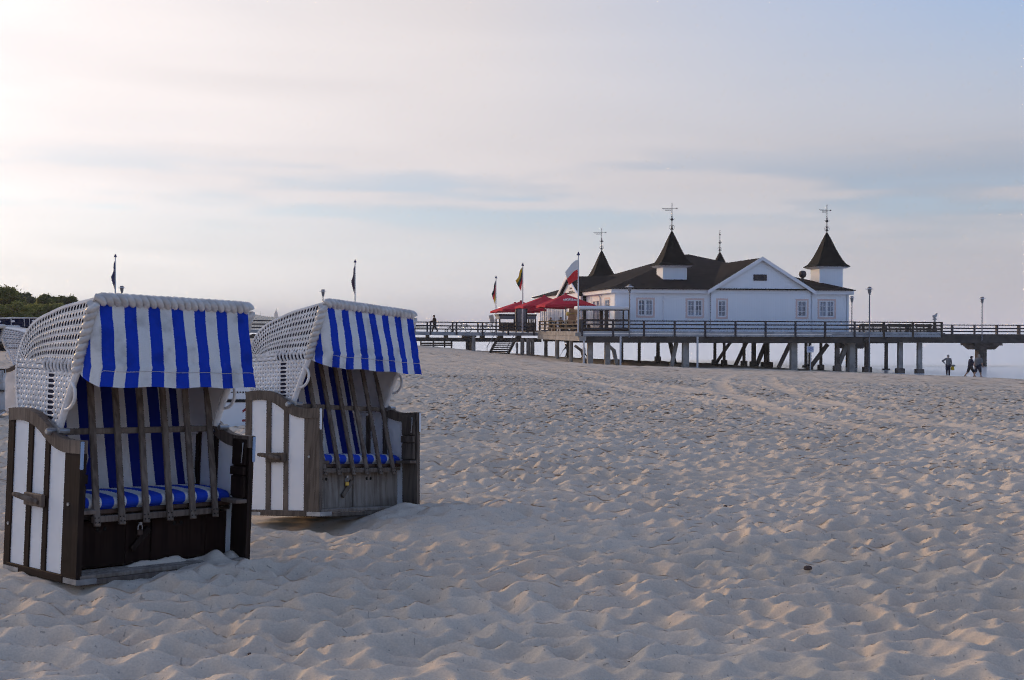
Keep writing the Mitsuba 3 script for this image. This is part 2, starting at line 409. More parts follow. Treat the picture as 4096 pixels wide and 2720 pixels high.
for s in (-1, 1):                            # two side walls: white panels in a timber frame
    def side(a, b, t, s=s):
        return (s * (W - 0.014 + t), a, b)
    name = 'side_wall'
    mb = MB()
    outline = [(0.005, 0.03), (0.745, 0.03)] + [(y, z - 0.03) for y, z in ARM[::-1]]
    mb.prism(outline, side, -0.012, 0.004)
    wall = (name, s)
    cp(f'{name}{s}', fixed(mb.mesh()), 'white_panel')
    for y0, y1 in ((0.0, 0.150), (0.312, 0.355), (0.487, 0.533), (0.69, 0.75)):
        mb = MB()
        ys = np.linspace(y0, y1, 5)
        mb.prism([(y0, 0.0)] + [(y1, 0.0)] + [(y, arm_z(y) - 0.05) for y in ys[::-1]], side, -0.022, 0.014)
        cp(f'{name}{s}__stile', fixed(mb.mesh()), 'T1')
    low = []                                 # lower edge of the curved arm rail
    tg = np.gradient(ARM, axis=0); tg /= np.linalg.norm(tg, axis=1, keepdims=True)
    nrm = np.stack([tg[:, 1], -tg[:, 0]], 1)
    for a, b in ((0, 19), (18, 40)):
        mb = MB()
        up = ARM[a:b]; lo = (ARM + nrm * 0.072)[a:b]
        mb.prism(np.vstack([up, lo[::-1]]), side, -0.030, 0.022 if a == 0 else 0.020)
        cp(f'{name}{s}__arm_rail', fixed(mb.mesh()), 'T1b', 40)
    mb = MB(); mb.box((s * (W - 0.016), 0.42, 0.022), (0.040, 0.58, 0.044), b=0.004)
    cp(f'{name}{s}__bottom_rail', mb.mesh(), 'T1')
    mb = MB(); mb.box((s * (W + 0.016), 0.420, 0.435), (0.026, 0.19, 0.072), b=0.005)
    cp(f'{name}{s}__handle_block', mb.mesh(), 'T3')
    mb = MB(); mb.tube([(s * (W + 0.03), 0.36, 0.425), (s * (W + 0.045), 0.40, 0.435), (s * (W + 0.07), 0.50, 0.455), (s * (W + 0.072), 0.545, 0.458)], [0.014, 0.017, 0.017, 0.013], 8)
    cp(f'{name}{s}__handle', mb.mesh(), 'slat_timber', 50)
    for y, z in ((0.10, 0.44), (0.71, 0.27)):
        v, f = MB().lathe([(0.0, 0.0), (0.010, 0.001), (0.010, -0.006)], n=8).mesh()
        cp(f'{name}{s}__bolt', (v[:, [2, 1, 0]] * [s, 1, 1] + [s * (W + 0.004), y, z], f), 'dull_metal')
    mb = MB(); mb.box((s * (W - 0.006), -0.006, 0.715), (0.022, 0.010, 0.155), b=0.004)
    cp(f'{name}{s}__edge_guard', mb.mesh(), 'bumper')
    for c_, d_ in (((s * (W + 0.003), 0.05, 0.020), (0.006, 0.13, 0.030)), ((s * (W - 0.06), -0.014, 0.020), (0.125, 0.006, 0.030)), ((s * (W + 0.003), 0.66, 0.014), (0.006, 0.16, 0.026))):
        cp(f'{name}{s}__corner_plate', MB().box(c_, d_).mesh(), 'dull_metal')
    for z0, z1, d in ((0.615, 0.775, 0.018), (0.555, 0.607, 0.030), (0.420, 0.548, 0.020)):   # folding tray stowed on the inner face of the arm
        mb = MB(); mb.box((s * (W - 0.036 - d / 2), 0.082, (z0 + z1) / 2), (d, 0.128, z1 - z0), b=0.004)
        cp(f'{name}{s}__tray_board', mb.mesh(), 'T1')
    mb = MB(); mb.box((s * (W - 0.075), 0.08, 0.398), (0.09, 0.15, 0.024), b=0.004)
    cp(f'{name}{s}__ledge', mb.mesh(), 'T1b')
    mb = MB(); mb.tube([(s * (W - 0.060), 0.035, 0.755), (s * (W - 0.066), 0.03, 0.70), (s * (W - 0.060), 0.045, 0.63)], 0.003, 5)
    cp(f'{name}{s}__wire_hook', mb.mesh(), 'dull_metal')

for y in (0.025, 0.085, 0.145):              # base: foot boards, footrest drawers, seat
    mb = MB(); mb.box((0, y, 0.040), (1.165, 0.052, 0.024), b=0.004)
    cp('base__foot_board', mb.mesh(), 'bleached_timber')
mb = MB(); mb.box((0, 0.002, 0.012), (1.15, 0.022, 0.030), b=0.003)
cp('base__front_sill', mb.mesh(), 'T3')
mb = MB(); mb.box((0, 0.735, 0.42), (1.16, 0.02, 0.78))
cp('base__back_wall', mb.mesh(), 'white_panel')
for i in range(3):
    mb = MB(); mb.box((0, 0.752, 0.16 + 0.28 * i), (1.15, 0.014, 0.05), b=0.003)
    cp('base__back_batten', mb.mesh(), 'T1')
for x0, x1, dy in ((-0.585, -0.548, 0.004), (-0.544, -0.155, 0), (-0.149, 0.022, 0.006), (0.028, 0.420, 0), (0.425, 0.582, 0.004)):
    mb = MB(); mb.box(((x0 + x1) / 2, 0.216 + dy, 0.185), (x1 - x0, 0.022, 0.27), b=0.003)
    cp('base__drawer_panel', mb.mesh(), 'T2')
for xs in ((-0.345, -0.295), (0.185, 0.235)):
    for x in xs:
        mb = MB(); mb.lathe([(0.0, 0.0), (0.013, 0.0)], n=12); v, f = mb.mesh(); v = v[:, [0, 2, 1]] + [x, 0.2035, 0.270]
        cp('base__finger_hole', (v, f), 'black_hole')
mb = MB(); mb.box((0, 0.47, 0.17), (1.16, 0.5, 0.24))
cp('base__storage_box', mb.mesh(), 'black_hole')
mb = MB(); mb.box((0, 0.37, 0.372), (1.155, 0.40, 0.026), b=0.005)
cp('base__seat_board', mb.mesh(), 'redbrown_timber')
mb = MB(); mb.box((0, 0.185, 0.345), (1.15, 0.018, 0.022))
cp('base__seat_rail', mb.mesh(), 'T1')
mb = MB(); mb.bar((-0.115, 0.197, 0.135), (0.000, 0.197, 0.255), 0.018, 0.036, up=(0.7, 0, 0.7), b=0.003)
cp('base__latch_bar', mb.mesh(), 'T4')
mb = MB(); mb.tube([(-0.062 + 0.015 * math.cos(a), 0.196, 0.258 + 0.028 * math.sin(a)) for a in np.linspace(-0.3, math.pi + 0.3, 12)], 0.0035, 6)
mb.box((-0.062, 0.196, 0.285), (0.018, 0.012, 0.018))
cp('base__lock_shackle', mb.mesh(), 'dull_metal', 40)
mb = MB(); mb.box((-0.062, 0.196, 0.232), (0.040, 0.018, 0.036), b=0.006)
cp('base__padlock', mb.mesh(), 'LK')


def cushion(x0, x1, prof, n, pitch, off):
    """a padded sheet: profile (y, z) swept in x, stripes counted by uv.x"""
    xs = np.linspace(x0, x1, n)
    prof = np.asarray(prof, float)
    P = np.stack([np.broadcast_to(xs[None], (len(prof), n)), np.broadcast_to(prof[:, :1], (len(prof), n)), np.broadcast_to(prof[:, 1:], (len(prof), n))], -1).copy()
    edge = np.minimum((xs - x0), (x1 - xs)) / 0.05
    P[..., 2] -= 0.012 * np.clip(1 - edge, 0, 1)[None] ** 2
    u = (xs - x0) / pitch + off
    d = np.r_[0, np.cumsum(np.linalg.norm(np.diff(prof, axis=0), axis=1))]
    uv = np.stack(np.broadcast_arrays(u[None], d[:, None]), -1).reshape(-1, 2)
    return grid(P), uv


seat_prof = [(0.19, 0.386)] + [(0.205 - 0.032 * math.sin(a), 0.422 - 0.034 * math.cos(a)) for a in np.linspace(0.2, math.pi - 0.25, 14)] + [(0.26, 0.462), (0.36, 0.466), (0.46, 0.464), (0.56, 0.458)]
m_, uv_ = cushion(-0.567, 0.567, seat_prof, 80, 0.083, 1.31)
cp('base__seat_cushion', m_, 'seat_canvas', True, uv=uv_)

# ---- hood
OUT = spline([(0.013, 1.580), (0.10, 1.566), (0.22, 1.548), (0.34, 1.526), (0.435, 1.500), (0.54, 1.470), (0.62, 1.437), (0.70, 1.375), (0.755, 1.300), (0.785, 1.215), (0.788, 1.12), (0.775, 1.02), (0.752, 0.93), (0.715, 0.85)], 90)


def backy(z):
    o = OUT[np.argsort(OUT[:, 1])]
    return np.interp(z, o[:, 1], o[:, 0])


C1 = OUT[:62]                                # along the top, front to back, down to about z = 1.2
C1 = C1[C1[:, 1] > 1.195]
C0 = spline([(0.165, 1.215), (0.30, 1.214), (0.44, 1.216), (0.52, 1.214), (0.575, 1.208), (0.61, 1.202), (0.645, 1.194), (0.70, 1.188)], 60)


def s_map(u, v):
    """upper part of the hood side: u front to back, v from the lower line (0) to the roof (1)"""
    a = np.stack([np.interp(u, np.linspace(0, 1, len(C1)), C1[:, k]) for k in (0, 1)], -1)
    fr = np.linspace(0, 1, 60) ** 1.0
    w = np.interp(u, [0, 0.45, 0.6, 0.75, 0.9, 1], [0, 0.62, 0.76, 0.86, 0.94, 1])
    b = np.stack([np.interp(w, fr, C0[:, k]) for k in (0, 1)], -1)
    return b + (a - b) * np.asarray(v)[..., None]


def strip(center, width_vec, out, bulge, nw=3):
    """ribbon along center (n,3); width_vec (n,3) half-width; out (3,) normal; edges curl in by bulge"""
    k = np.linspace(-1, 1, nw)
    P = center[:, None] + width_vec[:, None] * k[None, :, None] - np.asarray(out)[None, None] * (bulge * k ** 2)[None, :, None]
    return grid(P)


for s in (-1, 1):
    out = np.array([s, 0, 0.0])

    def to3(q, d, s=s):
        return np.concatenate([np.broadcast_to(np.asarray(s * (HW + np.asarray(d))), q.shape[:-1])[..., None], q], -1)
    # weave above: horizontal bands with upright withies laid over and tucked under them
    mb = MB(); R_, C_ = 8, 29
    us = np.linspace(0, 1, 60)
    for i in range(R_ + 1):
        v = i / R_
        c = s_map(us, np.full(60, v)); c2 = s_map(us, np.full(60, min(v + 0.02, 1.0) if v < 1 else v - 0.02))
        wv = (c2 - c); wv /= np.linalg.norm(wv, axis=1, keepdims=True) + 1e-9
        width = np.linalg.norm(s_map(us, np.ones(60)) - s_map(us, np.zeros(60)), axis=1)[:, None] / R_ * 0.16
        mb.add(*strip(to3(c, 0.001), np.concatenate([np.zeros((60, 1)), wv * width], 1), out, 0.005))
    for j in range(C_):
        u = (j + 0.5) / C_
        for i in range(R_):
            vv = np.linspace(i - 0.12, i + 1.12, 8) / R_
            q = s_map(np.full(8, u + 0.004 * ((i % 2) - 0.5)), np.clip(vv, -0.01, 1.0))
            q2 = s_map(np.full(8, u + 0.01), np.clip(vv, -0.01, 1.0))
            d = np.linalg.norm(q2 - q, axis=1).mean()
            ph = np.linspace(-0.12, 1.12, 8)
            bow = 0.0045 * np.sin(np.pi * np.clip(ph, 0, 1)) - 0.002
            wd = (0.64 + 0.22 * np.cos(2 * np.pi * ph)) * d / 0.01 * (0.5 / C_)
            dirv = (q2 - q) / (np.linalg.norm(q2 - q, axis=1, keepdims=True) + 1e-9)
            mb.add(*strip(to3(q, bow), np.concatenate([np.zeros((8, 1)), dirv * wd[:, None]], 1), out, 0.0015))
    cp(f'hood__upper_weave{s}', mb.mesh(), 'wicker', True, stuff=True)
    # roll of loops between the two weaves
    mb = MB()
    for j in range(9):
        y = 0.188 + 0.036 * j
        tt = np.linspace(0, 1, 9)
        q = np.stack([y + 0.012 * np.sin(tt * 3) , 1.238 - 0.075 * tt], -1)
        mb.tube(to3(q, -0.006 + 0.013 * np.sin(np.pi * tt) ** 0.7), 0.0088, 6)
    cp(f'hood__loop_row{s}', mb.mesh(), 'wicker', True, stuff=True)
    # weave below: level bands, notched where the open ladder runs
    mb = MB(); rows = 15; z1 = 1.232; pitch = 0.0305
    for i in range(rows):
        z = z1 - pitch * (i + 0.5)
        y0 = 0.161 + (1.175 - z) * 0.467 if z > 0.858 else 0.309 + (0.858 - z) * 2.6
        y0 = 0.50 if i < 2 else y0
        y1 = backy(z)
        n = 90
        ys = np.linspace(y0, y1 - 0.004, n)
        lad = np.exp(-((ys - 0.425) / 0.030) ** 6)
        hw = 0.0128 * (1 - lad) + 0.0058 * lad
        und = 0.0042 * np.sin(2 * np.pi * (ys / 0.052 + 0.5 * (i % 2)))
        c = np.stack([np.full(n, 0.0) + s * (HW + und * (1 - lad)), ys, np.full(n, z)], -1)
        wv = np.stack([0 * ys, 0 * ys, hw + 0.0024 * np.sin(2 * np.pi * (ys / 0.052 + 0.5 * (i % 2) + 0.25)) * (1 - lad)], -1)
        mb.add(*strip(c, wv, out, 0.005, 5))
    for y in np.arange(0.20, 0.78, 0.026):
        if abs(y - 0.425) > 0.026:
            zz = np.linspace(max(0.80, 0.858 - (y - 0.16) * 0), 1.165, 24)
            zz = zz[(y > 0.161 + (1.175 - zz) * 0.467 + 0.005) & (y < backy(zz) - 0.01)]
            if len(zz) > 2:
                mb.add(*strip(np.stack([np.full(len(zz), s * (HW - 0.003)), np.full(len(zz), y), zz], -1), np.tile([[0, 0.0085, 0]], (len(zz), 1)), out, 0.002))
    cp(f'hood__lower_weave{s}', mb.mesh(), 'wicker', True, stuff=True)
    # dark cloth seen through the weave and the pale lining inside
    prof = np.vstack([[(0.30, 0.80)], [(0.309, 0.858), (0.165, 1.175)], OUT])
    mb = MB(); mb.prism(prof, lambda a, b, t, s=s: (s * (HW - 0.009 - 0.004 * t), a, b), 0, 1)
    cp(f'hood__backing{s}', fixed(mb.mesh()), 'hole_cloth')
    mb = MB()
    pq = prof.copy(); pq = pq + (pq.mean(0) - pq) * 0.012
    mb.prism(pq, lambda a, b, t, s=s: (s * (HW - 0.022 - 0.004 * t), a, b), 0, 1)
    cp(f'hood__side_lining{s}', fixed(mb.mesh()), 'liner_cloth')
    mb = MB()                                # smooth front edge below the rope
    mb.tube([(s * HW, 0.312, 0.845), (s * HW, 0.262, 0.960), (s * HW, 0.205, 1.080), (s * HW, 0.150, 1.190)], 0.021, 8)
    cp(f'hood__front_edge{s}', mb.mesh(), 'wicker', True)
    mb = MB()                                # ring handle
    mb.tube([(s * (HW + 0.012), 0.228 - 0.078 * math.sin(a) + 0.030 * (a / math.pi - 0.5), 1.035 - 0.0 + 0.080 * math.cos(a)) for a in np.linspace(0, math.pi, 16)], 0.010, 8)
    cp(f'hood__ring_handle{s}', mb.mesh(), 'wicker', True)
    mb = MB()                                # hinge fitting at the arm
    mb.box((s * (HW + 0.02), 0.30, 0.835), (0.02, 0.09, 0.03), b=0.004); mb.tube([(s * (HW - 0.02), 0.25, 0.835), (s * (HW + 0.045), 0.25, 0.835)], 0.016, 8)
    mb.bar((s * (HW + 0.028), 0.27, 0.84), (s * (HW + 0.028), 0.40, 0.885), 0.008, 0.022)
    cp(f'hood__hinge{s}', mb.mesh(), 'dull_metal', 40)

mb = MB()                                    # outer skin of the roof and back: canes lying across
o_ = spline(OUT[::3], 70)
for y, z in o_[1:]:
    mb.tube(np.array([(-HW - 0.004, y, z), (0, y, z + 0.001), (HW + 0.004, y, z)]), 0.0105, 5)
cp('hood__roof_canes', mb.mesh(), 'wicker', True, stuff=True)
cen = np.array([0.40, 1.20])
ins = OUT + (cen - OUT) * 0.030
xs = np.linspace(-HW + 0.01, HW - 0.01, 5)
P = np.stack([np.broadcast_to(xs[None], (90, 5)), np.broadcast_to(ins[:, :1], (90, 5)), np.broadcast_to(ins[:, 1:], (90, 5))], -1)
cp('hood__roof_lining', grid(P), 'liner_cloth', True)
back_prof = spline([(0.530, 0.462), (0.570, 0.62), (0.620, 0.85), (0.665, 1.05), (0.690, 1.22), (0.655, 1.32), (0.56, 1.40), (0.40, 1.455), (0.2, 1.50), (0.05, 1.53)], 60)
m_, uv_ = cushion(-0.50, 0.50, back_prof, 60, 0.0835, 0.7)
cp('hood__backrest', m_, 'BK', True, uv=uv_)
for s in (-1, 1):                            # cloth that closes the gap between backrest and side walls
    q_ = back_prof[back_prof[:, 1] < 1.2][:40]
    xo = np.where(q_[:, 1] < 0.84, 0.578, 0.521)
    cp('hood__side_cloth', grid(np.stack([np.stack([np.full(len(q_), s * 0.497), q_[:, 0] - 0.004, q_[:, 1]], -1), np.stack([s * (0.497 + xo) / 2, q_[:, 0] - 0.022, q_[:, 1]], -1), np.stack([s * xo, q_[:, 0] - 0.014, q_[:, 1]], -1)], 0)), 'liner_cloth', True)


def rope(path, r, h, period, sides=7):
    """two strands twisted about a path"""
    path = np.asarray(path, float)
    d = np.r_[0, np.cumsum(np.linalg.norm(np.diff(path, axis=0), axis=1))]
    n = int(d[-1] / period * 14)
    t = np.linspace(0, d[-1], n)
    c = np.stack([np.interp(t, d, path[:, k]) for k in range(3)], -1)
    tg = np.gradient(c, axis=0); tg /= np.linalg.norm(tg, axis=1, keepdims=True)
    x = np.cross(tg, [0.3, 1, 0.2]); x /= np.linalg.norm(x, axis=1, keepdims=True); y = np.cross(tg, x)
    mb = MB()
    for k in range(2):
        a = 2 * np.pi * t / period + k * np.pi
        mb.tube(c + h * (np.cos(a)[:, None] * x + np.sin(a)[:, None] * y), r, sides)
    return mb.mesh()


g = OUT[0]
i_ = np.array([0.161, 1.175])
left = [(-HW, *(i_ + (g - i_) * t)) for t in np.linspace(0, 0.93, 12)]
top_ = [(-HW + 0.010, g[0] + 0.004, g[1] - 0.008)] + [(x, g[0], g[1]) for x in np.linspace(-HW + 0.045, HW - 0.045, 24)] + [(HW - 0.010, g[0] + 0.004, g[1] - 0.008)]
right = [(HW, y, z) for _, y, z in left[::-1]]
cp('hood__rope_rim', rope(top_, 0.0205, 0.0205, 0.096), 'rope_wicker', True)
for p_, s in ((left, -1), (right, 1)):
    cp(f'hood__side_rim{s}', rope(p_, 0.0205, 0.0165, 0.090), 'rope_wicker', True)

# ---- striped awning hanging from the rim, with a gusset at each side
nt, nf, nc = 22, 64, 10
t = np.linspace(0, 1, nt)
fy = np.interp(t, [0, 0.15, 0.5, 0.74, 0.76, 0.80, 1.0], [g[0] - 0.004, g[0] - 0.018, -0.035, -0.052, -0.060, -0.056, -0.066])
fz = np.interp(t, [0, 1], [1.555, 1.095])
fx = np.interp(t, [0, 0.3, 0.75, 1], [0.520, 0.520, 0.530, 0.548])
rt = np.interp(t, [0, 0.72, 1], [0.02, 0.97, 1.0])
RY, RZ = g[0] + (i_[0] - g[0]) * rt - 0.012, g[1] + (i_[1] - g[1]) * rt - 0.015
P = np.zeros((nt, nf + 2 * nc, 3)); U = np.zeros((nt, nf + 2 * nc))
xf = np.linspace(-1, 1, nf)
bell = 1 - np.clip(np.abs(xf) - 0.965, 0, 1) / 0.035
sag = 0.004 * np.sin(xf * 4.3 * np.pi + 0.6) + 0.002 * np.sin(xf * 23 + 1.0)
P[:, nc:nc + nf, 0] = fx[:, None] * xf
P[:, nc:nc + nf, 1] = fy[:, None] - (sag + 0.010 * np.sin(xf * 4 + 1))[None] * t[:, None] * bell[None]
P[:, nc:nc + nf, 2] = fz[:, None] - (0.004 * np.cos(xf * 3.1 * np.pi + 0.4))[None] * t[:, None] ** 2
U[:, nc:nc + nf] = ((xf + 1) / 2 * 13)[None]
for s in (-1, 1):
    a = np.stack([s * fx, fy, fz], -1)
    P[:, nc if s < 0 else nc + nf - 1] = a
    b = np.stack([np.full(nt, s * (HW - 0.012)), RY, np.maximum(RZ, fz)], -1)
    ln = np.linalg.norm(b - a, axis=1)
    for q in range(nc):
        k = (q + 1) / nc
        col = nc - 1 - q if s < 0 else nc + nf + q
        P[:, col] = a + (b - a) * k + np.array([s * 1.0, 0, 0]) * (0.020 * np.sin(np.pi * k) * t)[:, None]
        U[:, col] = (0 if s < 0 else 13) + s * ln * k / 0.0835
U += 14
q_ = np.stack([P[..., 0] * 3.0, P[..., 2] * 4.5, 0 * P[..., 0]], -1)
P[..., 1] += (0.020 * (meshkit.fbm(q_, 3, 41) - 0.5) + 0.008 * (meshkit.fbm(q_ * 4, 2, 42) - 0.5)) * np.clip(t * 4, 0, 1)[:, None]
uv_ = np.stack([U, np.broadcast_to(t[:, None] * 0.5, U.shape)], -1).reshape(-1, 2)
cp('awning', grid(P), 'awning_canvas', True, uv=uv_)
mb = MB()                                    # stitched seam above the valance
row = P[17, nc:nc + nf] + [0, -0.0022, 0]
mb.tube(row, 0.0016, 4)
cp('awning__seam', mb.mesh(), 'rope_wicker', True)
mb = MB()
for s in (-1, 1):
    mb.bar((s * (HW - 0.02), 0.13, 1.20), (s * 0.515, -0.03, 1.20), 0.012, 0.02)
mb.tube([(-0.515, -0.028, 1.20), (0.515, -0.028, 1.20)], 0.008, 6)
cp('awning__bracket', mb.mesh(), 'white_plastic')

# ---- timber grille that locks the seat
for i in range(6):
    xb, xt = -0.405 + 0.166 * i, -0.345 + 0.1665 * i
    mb = MB()
    mb.bar((xb, 0.118, 0.300), (xt, 0.290, 0.822), 0.041, 0.017, up=(0, -1, 0.3), b=0.003)
    mb.bar((xt, 0.2895, 0.818), (xt + 0.045, 0.43, 1.24), 0.041, 0.017, up=(0, -1, 0.3), b=0.003)
    cp('grille__slat', mb.mesh(), 'slat_timber')
    mb = MB()
    for z in (0.322, 0.347):
        for dx in (-0.012, 0.012):
            mb.box((xb + dx, 0.118 + (z - 0.30) * 0.33 - 0.0125, z), (0.006, 0.004, 0.006))
    cp('grille__screws', mb.mesh(), 'black_hole', stuff=True)
for z, h, x0, x1, y in ((0.335, 0.036, -0.42, 0.46, 0.152), (1.215, 0.05, -0.33, 0.55, 0.445)):
    mb = MB(); mb.box(((x0 + x1) / 2, y, z), (x1 - x0, 0.022, h), b=0.003)
    cp('grille__cross_rail', mb.mesh(), 'slat_timber')
mb = MB(); mb.box((0, 0.316, 0.824), (1.19, 0.022, 0.036), b=0.005)
cp('grille__lock_bar', mb.mesh(), 'slat_timber')
for s in (-1, 1):
    mb = MB(); mb.tube([(s * 0.56, 0.300, 0.826), (s * 0.585, 0.300, 0.828), (s * 0.628, 0.298, 0.830), (s * 0.64, 0.298, 0.830)], [0.014, 0.022, 0.022, 0.014], 10)
    cp('grille__end_knob', mb.mesh(), 'dull_metal', 40)


def place_chair(name, label, pose, look, group=None, skip=()):
    """one chair: every part of the pattern under the chair's own key, moved to its place"""
    key = thing(name, label, 'beach chair', group)
    o, R = pose
    M = np.eye(4); M[:3, :3] = R; M[:3, 3] = o
    tw = T(M)
    names = {}
    for path, d, m, stuff in chair:
        if any(path.startswith(x) for x in skip):
            continue
        bits = path.split('__')
        parent = key
        if len(bits) > 1:
            parent = names[bits[0]] if bits[0] in names else names.setdefault(bits[0], numbered(key + '__' + bits[0].rstrip('-1')))
        leaf = bits[-1].rstrip('1').rstrip('-')
        k = numbered(parent + '__' + leaf)
        if len(bits) == 1:
            names[path] = k
        scene[k] = {**d, 'bsdf': {'type': 'ref', 'id': look.get(m, m)}, 'to_world': tw}
        if stuff:
            labels[k] = {'kind': 'stuff'}
    return key


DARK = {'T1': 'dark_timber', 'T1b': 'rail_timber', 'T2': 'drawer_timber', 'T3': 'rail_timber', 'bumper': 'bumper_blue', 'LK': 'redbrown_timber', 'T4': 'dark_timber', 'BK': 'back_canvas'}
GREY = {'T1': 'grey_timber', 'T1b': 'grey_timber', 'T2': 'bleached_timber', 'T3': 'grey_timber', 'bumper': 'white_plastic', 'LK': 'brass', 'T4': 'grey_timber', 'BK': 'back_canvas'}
place_chair('beach_chair', 'white wicker beach chair with dark brown base and blue striped awning, nearest of all', POSE['a'], DARK)
place_chair('beach_chair', 'tilted white wicker beach chair with weathered grey base, right behind the dark brown one', POSE['b'], GREY)
# ------------------------------------------------------------------ the pier: u runs out to sea along its side, v runs across it, away from the beach chairs
TH = math.radians(9.0)
EU, EV = np.array([math.cos(TH), math.sin(TH), 0]), np.array([-math.sin(TH), math.cos(TH), 0])
RP = np.stack([EU, EV, [0, 0, 1.0]], 1)
OP = np.array([6.55, 130.5, 0.0])


def pier(v):
    return np.asarray(v, float) @ RP.T + OP


def ground(u, v):
    p = pier([u, v, 0])
    return float(smooth_ground(np.array([p[0]]), np.array([p[1]]))[0])


def pb(u0, u1, v0, v1, z0, z1, b=0.0):
    mb = MB(); mb.box(((u0 + u1) / 2, (v0 + v1) / 2, (z0 + z1) / 2), (u1 - u0, v1 - v0, z1 - z0), b=b)
    return mb.mesh(pier)


def pbar(p0, p1, w, h, up=(0, 0, 1)):
    return MB().bar(p0, p1, w, h, up).mesh(pier)




def _boards(p, n, uv):
    """painted upright boarding, each board a shade of its own, fine joints"""
    u, v = p.x * math.cos(math.radians(9)) + p.y * math.sin(math.radians(9)), p.y * math.cos(math.radians(9)) - p.x * math.sin(math.radians(9))
    fu = dr.abs(n.x * math.cos(math.radians(9)) + n.y * math.sin(math.radians(9)))
    t = dr.select(fu > 0.7, v, u) / 0.24
    f = t - dr.floor(t)
    joint = mikit.smoothstep(0.06, 0.0, dr.minimum(f, 1 - f))
    c = mikit.mix((0.75, 0.805, 0.89), (0.80, 0.845, 0.92), 0.6 * mikit.cell_rand(dr.floor(t), 3, 7) + 0.4 * mikit.fbm(p.x * 0.9, p.y * 0.9, p.z * 0.9))
    return c * (1 - 0.09 * joint)


mat('house_paint', mikit.proc(_boards), 0.6)
mat('trim_paint', (0.72, 0.75, 0.81), 0.5)
mat('window_trim', (0.66, 0.52, 0.50), 0.6)
mat('window_glass', mottled((0.09, 0.12, 0.18), (0.24, 0.31, 0.42), 1.6), 0.06, spec=0.8)


def _roof(p, n, uv):
    row = dr.floor(p.z / 0.085)
    c = mikit.mix((0.007, 0.0048, 0.0048), (0.018, 0.0125, 0.012), 0.5 * mikit.cell_rand(row, dr.floor(p.x * 1.1 + row * 0.37), dr.floor(p.y * 1.1)) + 0.5 * mikit.fbm(p.x * 0.8, p.y * 0.8, p.z * 2))
    return c * (1 - 0.35 * mikit.smoothstep(0.78, 1.0, p.z / 0.085 - row))


mat('roof_felt', mikit.proc(_roof), 0.9, spec=0.15)
mat('spire_shingle', mottled((0.004, 0.0037, 0.0034), (0.009, 0.008, 0.0065), 4.0), 0.8, spec=0.12)
mat('iron', (0.030, 0.032, 0.045), 0.5, metal=0.3)
mat('grey_iron', (0.16, 0.17, 0.20), 0.45, metal=0.4)
mat('rail_paint', (0.014, 0.013, 0.024), 0.55)
mat('brown_rail', mottled((0.020, 0.014, 0.011), (0.045, 0.032, 0.024), 3.0), 0.7)
mat('fascia_grey', mottled((0.24, 0.26, 0.29), (0.36, 0.38, 0.41), 1.8), 0.7)
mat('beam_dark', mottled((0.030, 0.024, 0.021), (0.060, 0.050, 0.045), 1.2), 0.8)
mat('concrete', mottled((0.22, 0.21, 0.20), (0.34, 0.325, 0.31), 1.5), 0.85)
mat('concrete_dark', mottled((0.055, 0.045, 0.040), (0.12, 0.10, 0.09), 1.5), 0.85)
mat('deck_timber', timber((0.10, 0.09, 0.085), (0.17, 0.155, 0.145), 6.0), 0.8)
mat('pole_white', (0.55, 0.57, 0.62), 0.4)

# platform under the restaurant
PL = thing('pier_platform', 'broad pier platform on concrete piles carrying the white restaurant', 'pier platform')
part(PL, 'deck', pb(0.0, 35.7, 0.0, 54.0, 3.78, 3.92), 'deck_timber')
posts_u = [-0.11 + 2.95 * k for k in range(13)]
for a, b in zip(posts_u[:-1], posts_u[1:]):
    for z0, z1 in ((3.76, 3.99), (3.51, 3.735)):
        part(PL, 'fascia_board', pb(a + 0.085, b - 0.085, -0.09, -0.02, z0, z1), 'fascia_grey')
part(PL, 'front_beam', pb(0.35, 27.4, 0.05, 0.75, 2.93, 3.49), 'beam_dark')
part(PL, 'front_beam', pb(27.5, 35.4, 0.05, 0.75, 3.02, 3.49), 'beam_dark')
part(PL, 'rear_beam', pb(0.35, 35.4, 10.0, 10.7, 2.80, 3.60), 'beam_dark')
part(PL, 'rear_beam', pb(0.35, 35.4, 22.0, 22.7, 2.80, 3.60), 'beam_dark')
part(PL, 'side_beam', pb(-0.35, 0.30, -0.10, 22.0, 3.06, 3.50), 'concrete')
part(PL, 'side_kerb', pb(-0.30, 0.10, 0.1, 22.0, 3.52, 3.95), 'concrete')
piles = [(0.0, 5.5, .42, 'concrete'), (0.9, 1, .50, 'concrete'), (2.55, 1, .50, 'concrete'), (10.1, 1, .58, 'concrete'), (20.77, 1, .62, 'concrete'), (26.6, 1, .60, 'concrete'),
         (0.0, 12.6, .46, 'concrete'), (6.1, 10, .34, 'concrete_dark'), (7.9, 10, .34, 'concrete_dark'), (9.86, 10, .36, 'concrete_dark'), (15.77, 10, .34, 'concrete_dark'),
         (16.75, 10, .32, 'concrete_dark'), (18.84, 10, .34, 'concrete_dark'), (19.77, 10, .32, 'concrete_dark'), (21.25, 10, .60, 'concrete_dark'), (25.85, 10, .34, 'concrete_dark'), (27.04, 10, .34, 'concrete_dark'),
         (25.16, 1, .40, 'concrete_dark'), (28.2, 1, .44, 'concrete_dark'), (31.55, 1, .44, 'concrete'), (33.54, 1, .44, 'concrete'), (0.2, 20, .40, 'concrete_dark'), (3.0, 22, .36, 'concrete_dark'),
         (13.0, 22, .36, 'concrete_dark'), (24.0, 22, .40, 'concrete_dark'), (30.0, 22, .40, 'concrete_dark'), (35.0, 12, .40, 'concrete_dark')]
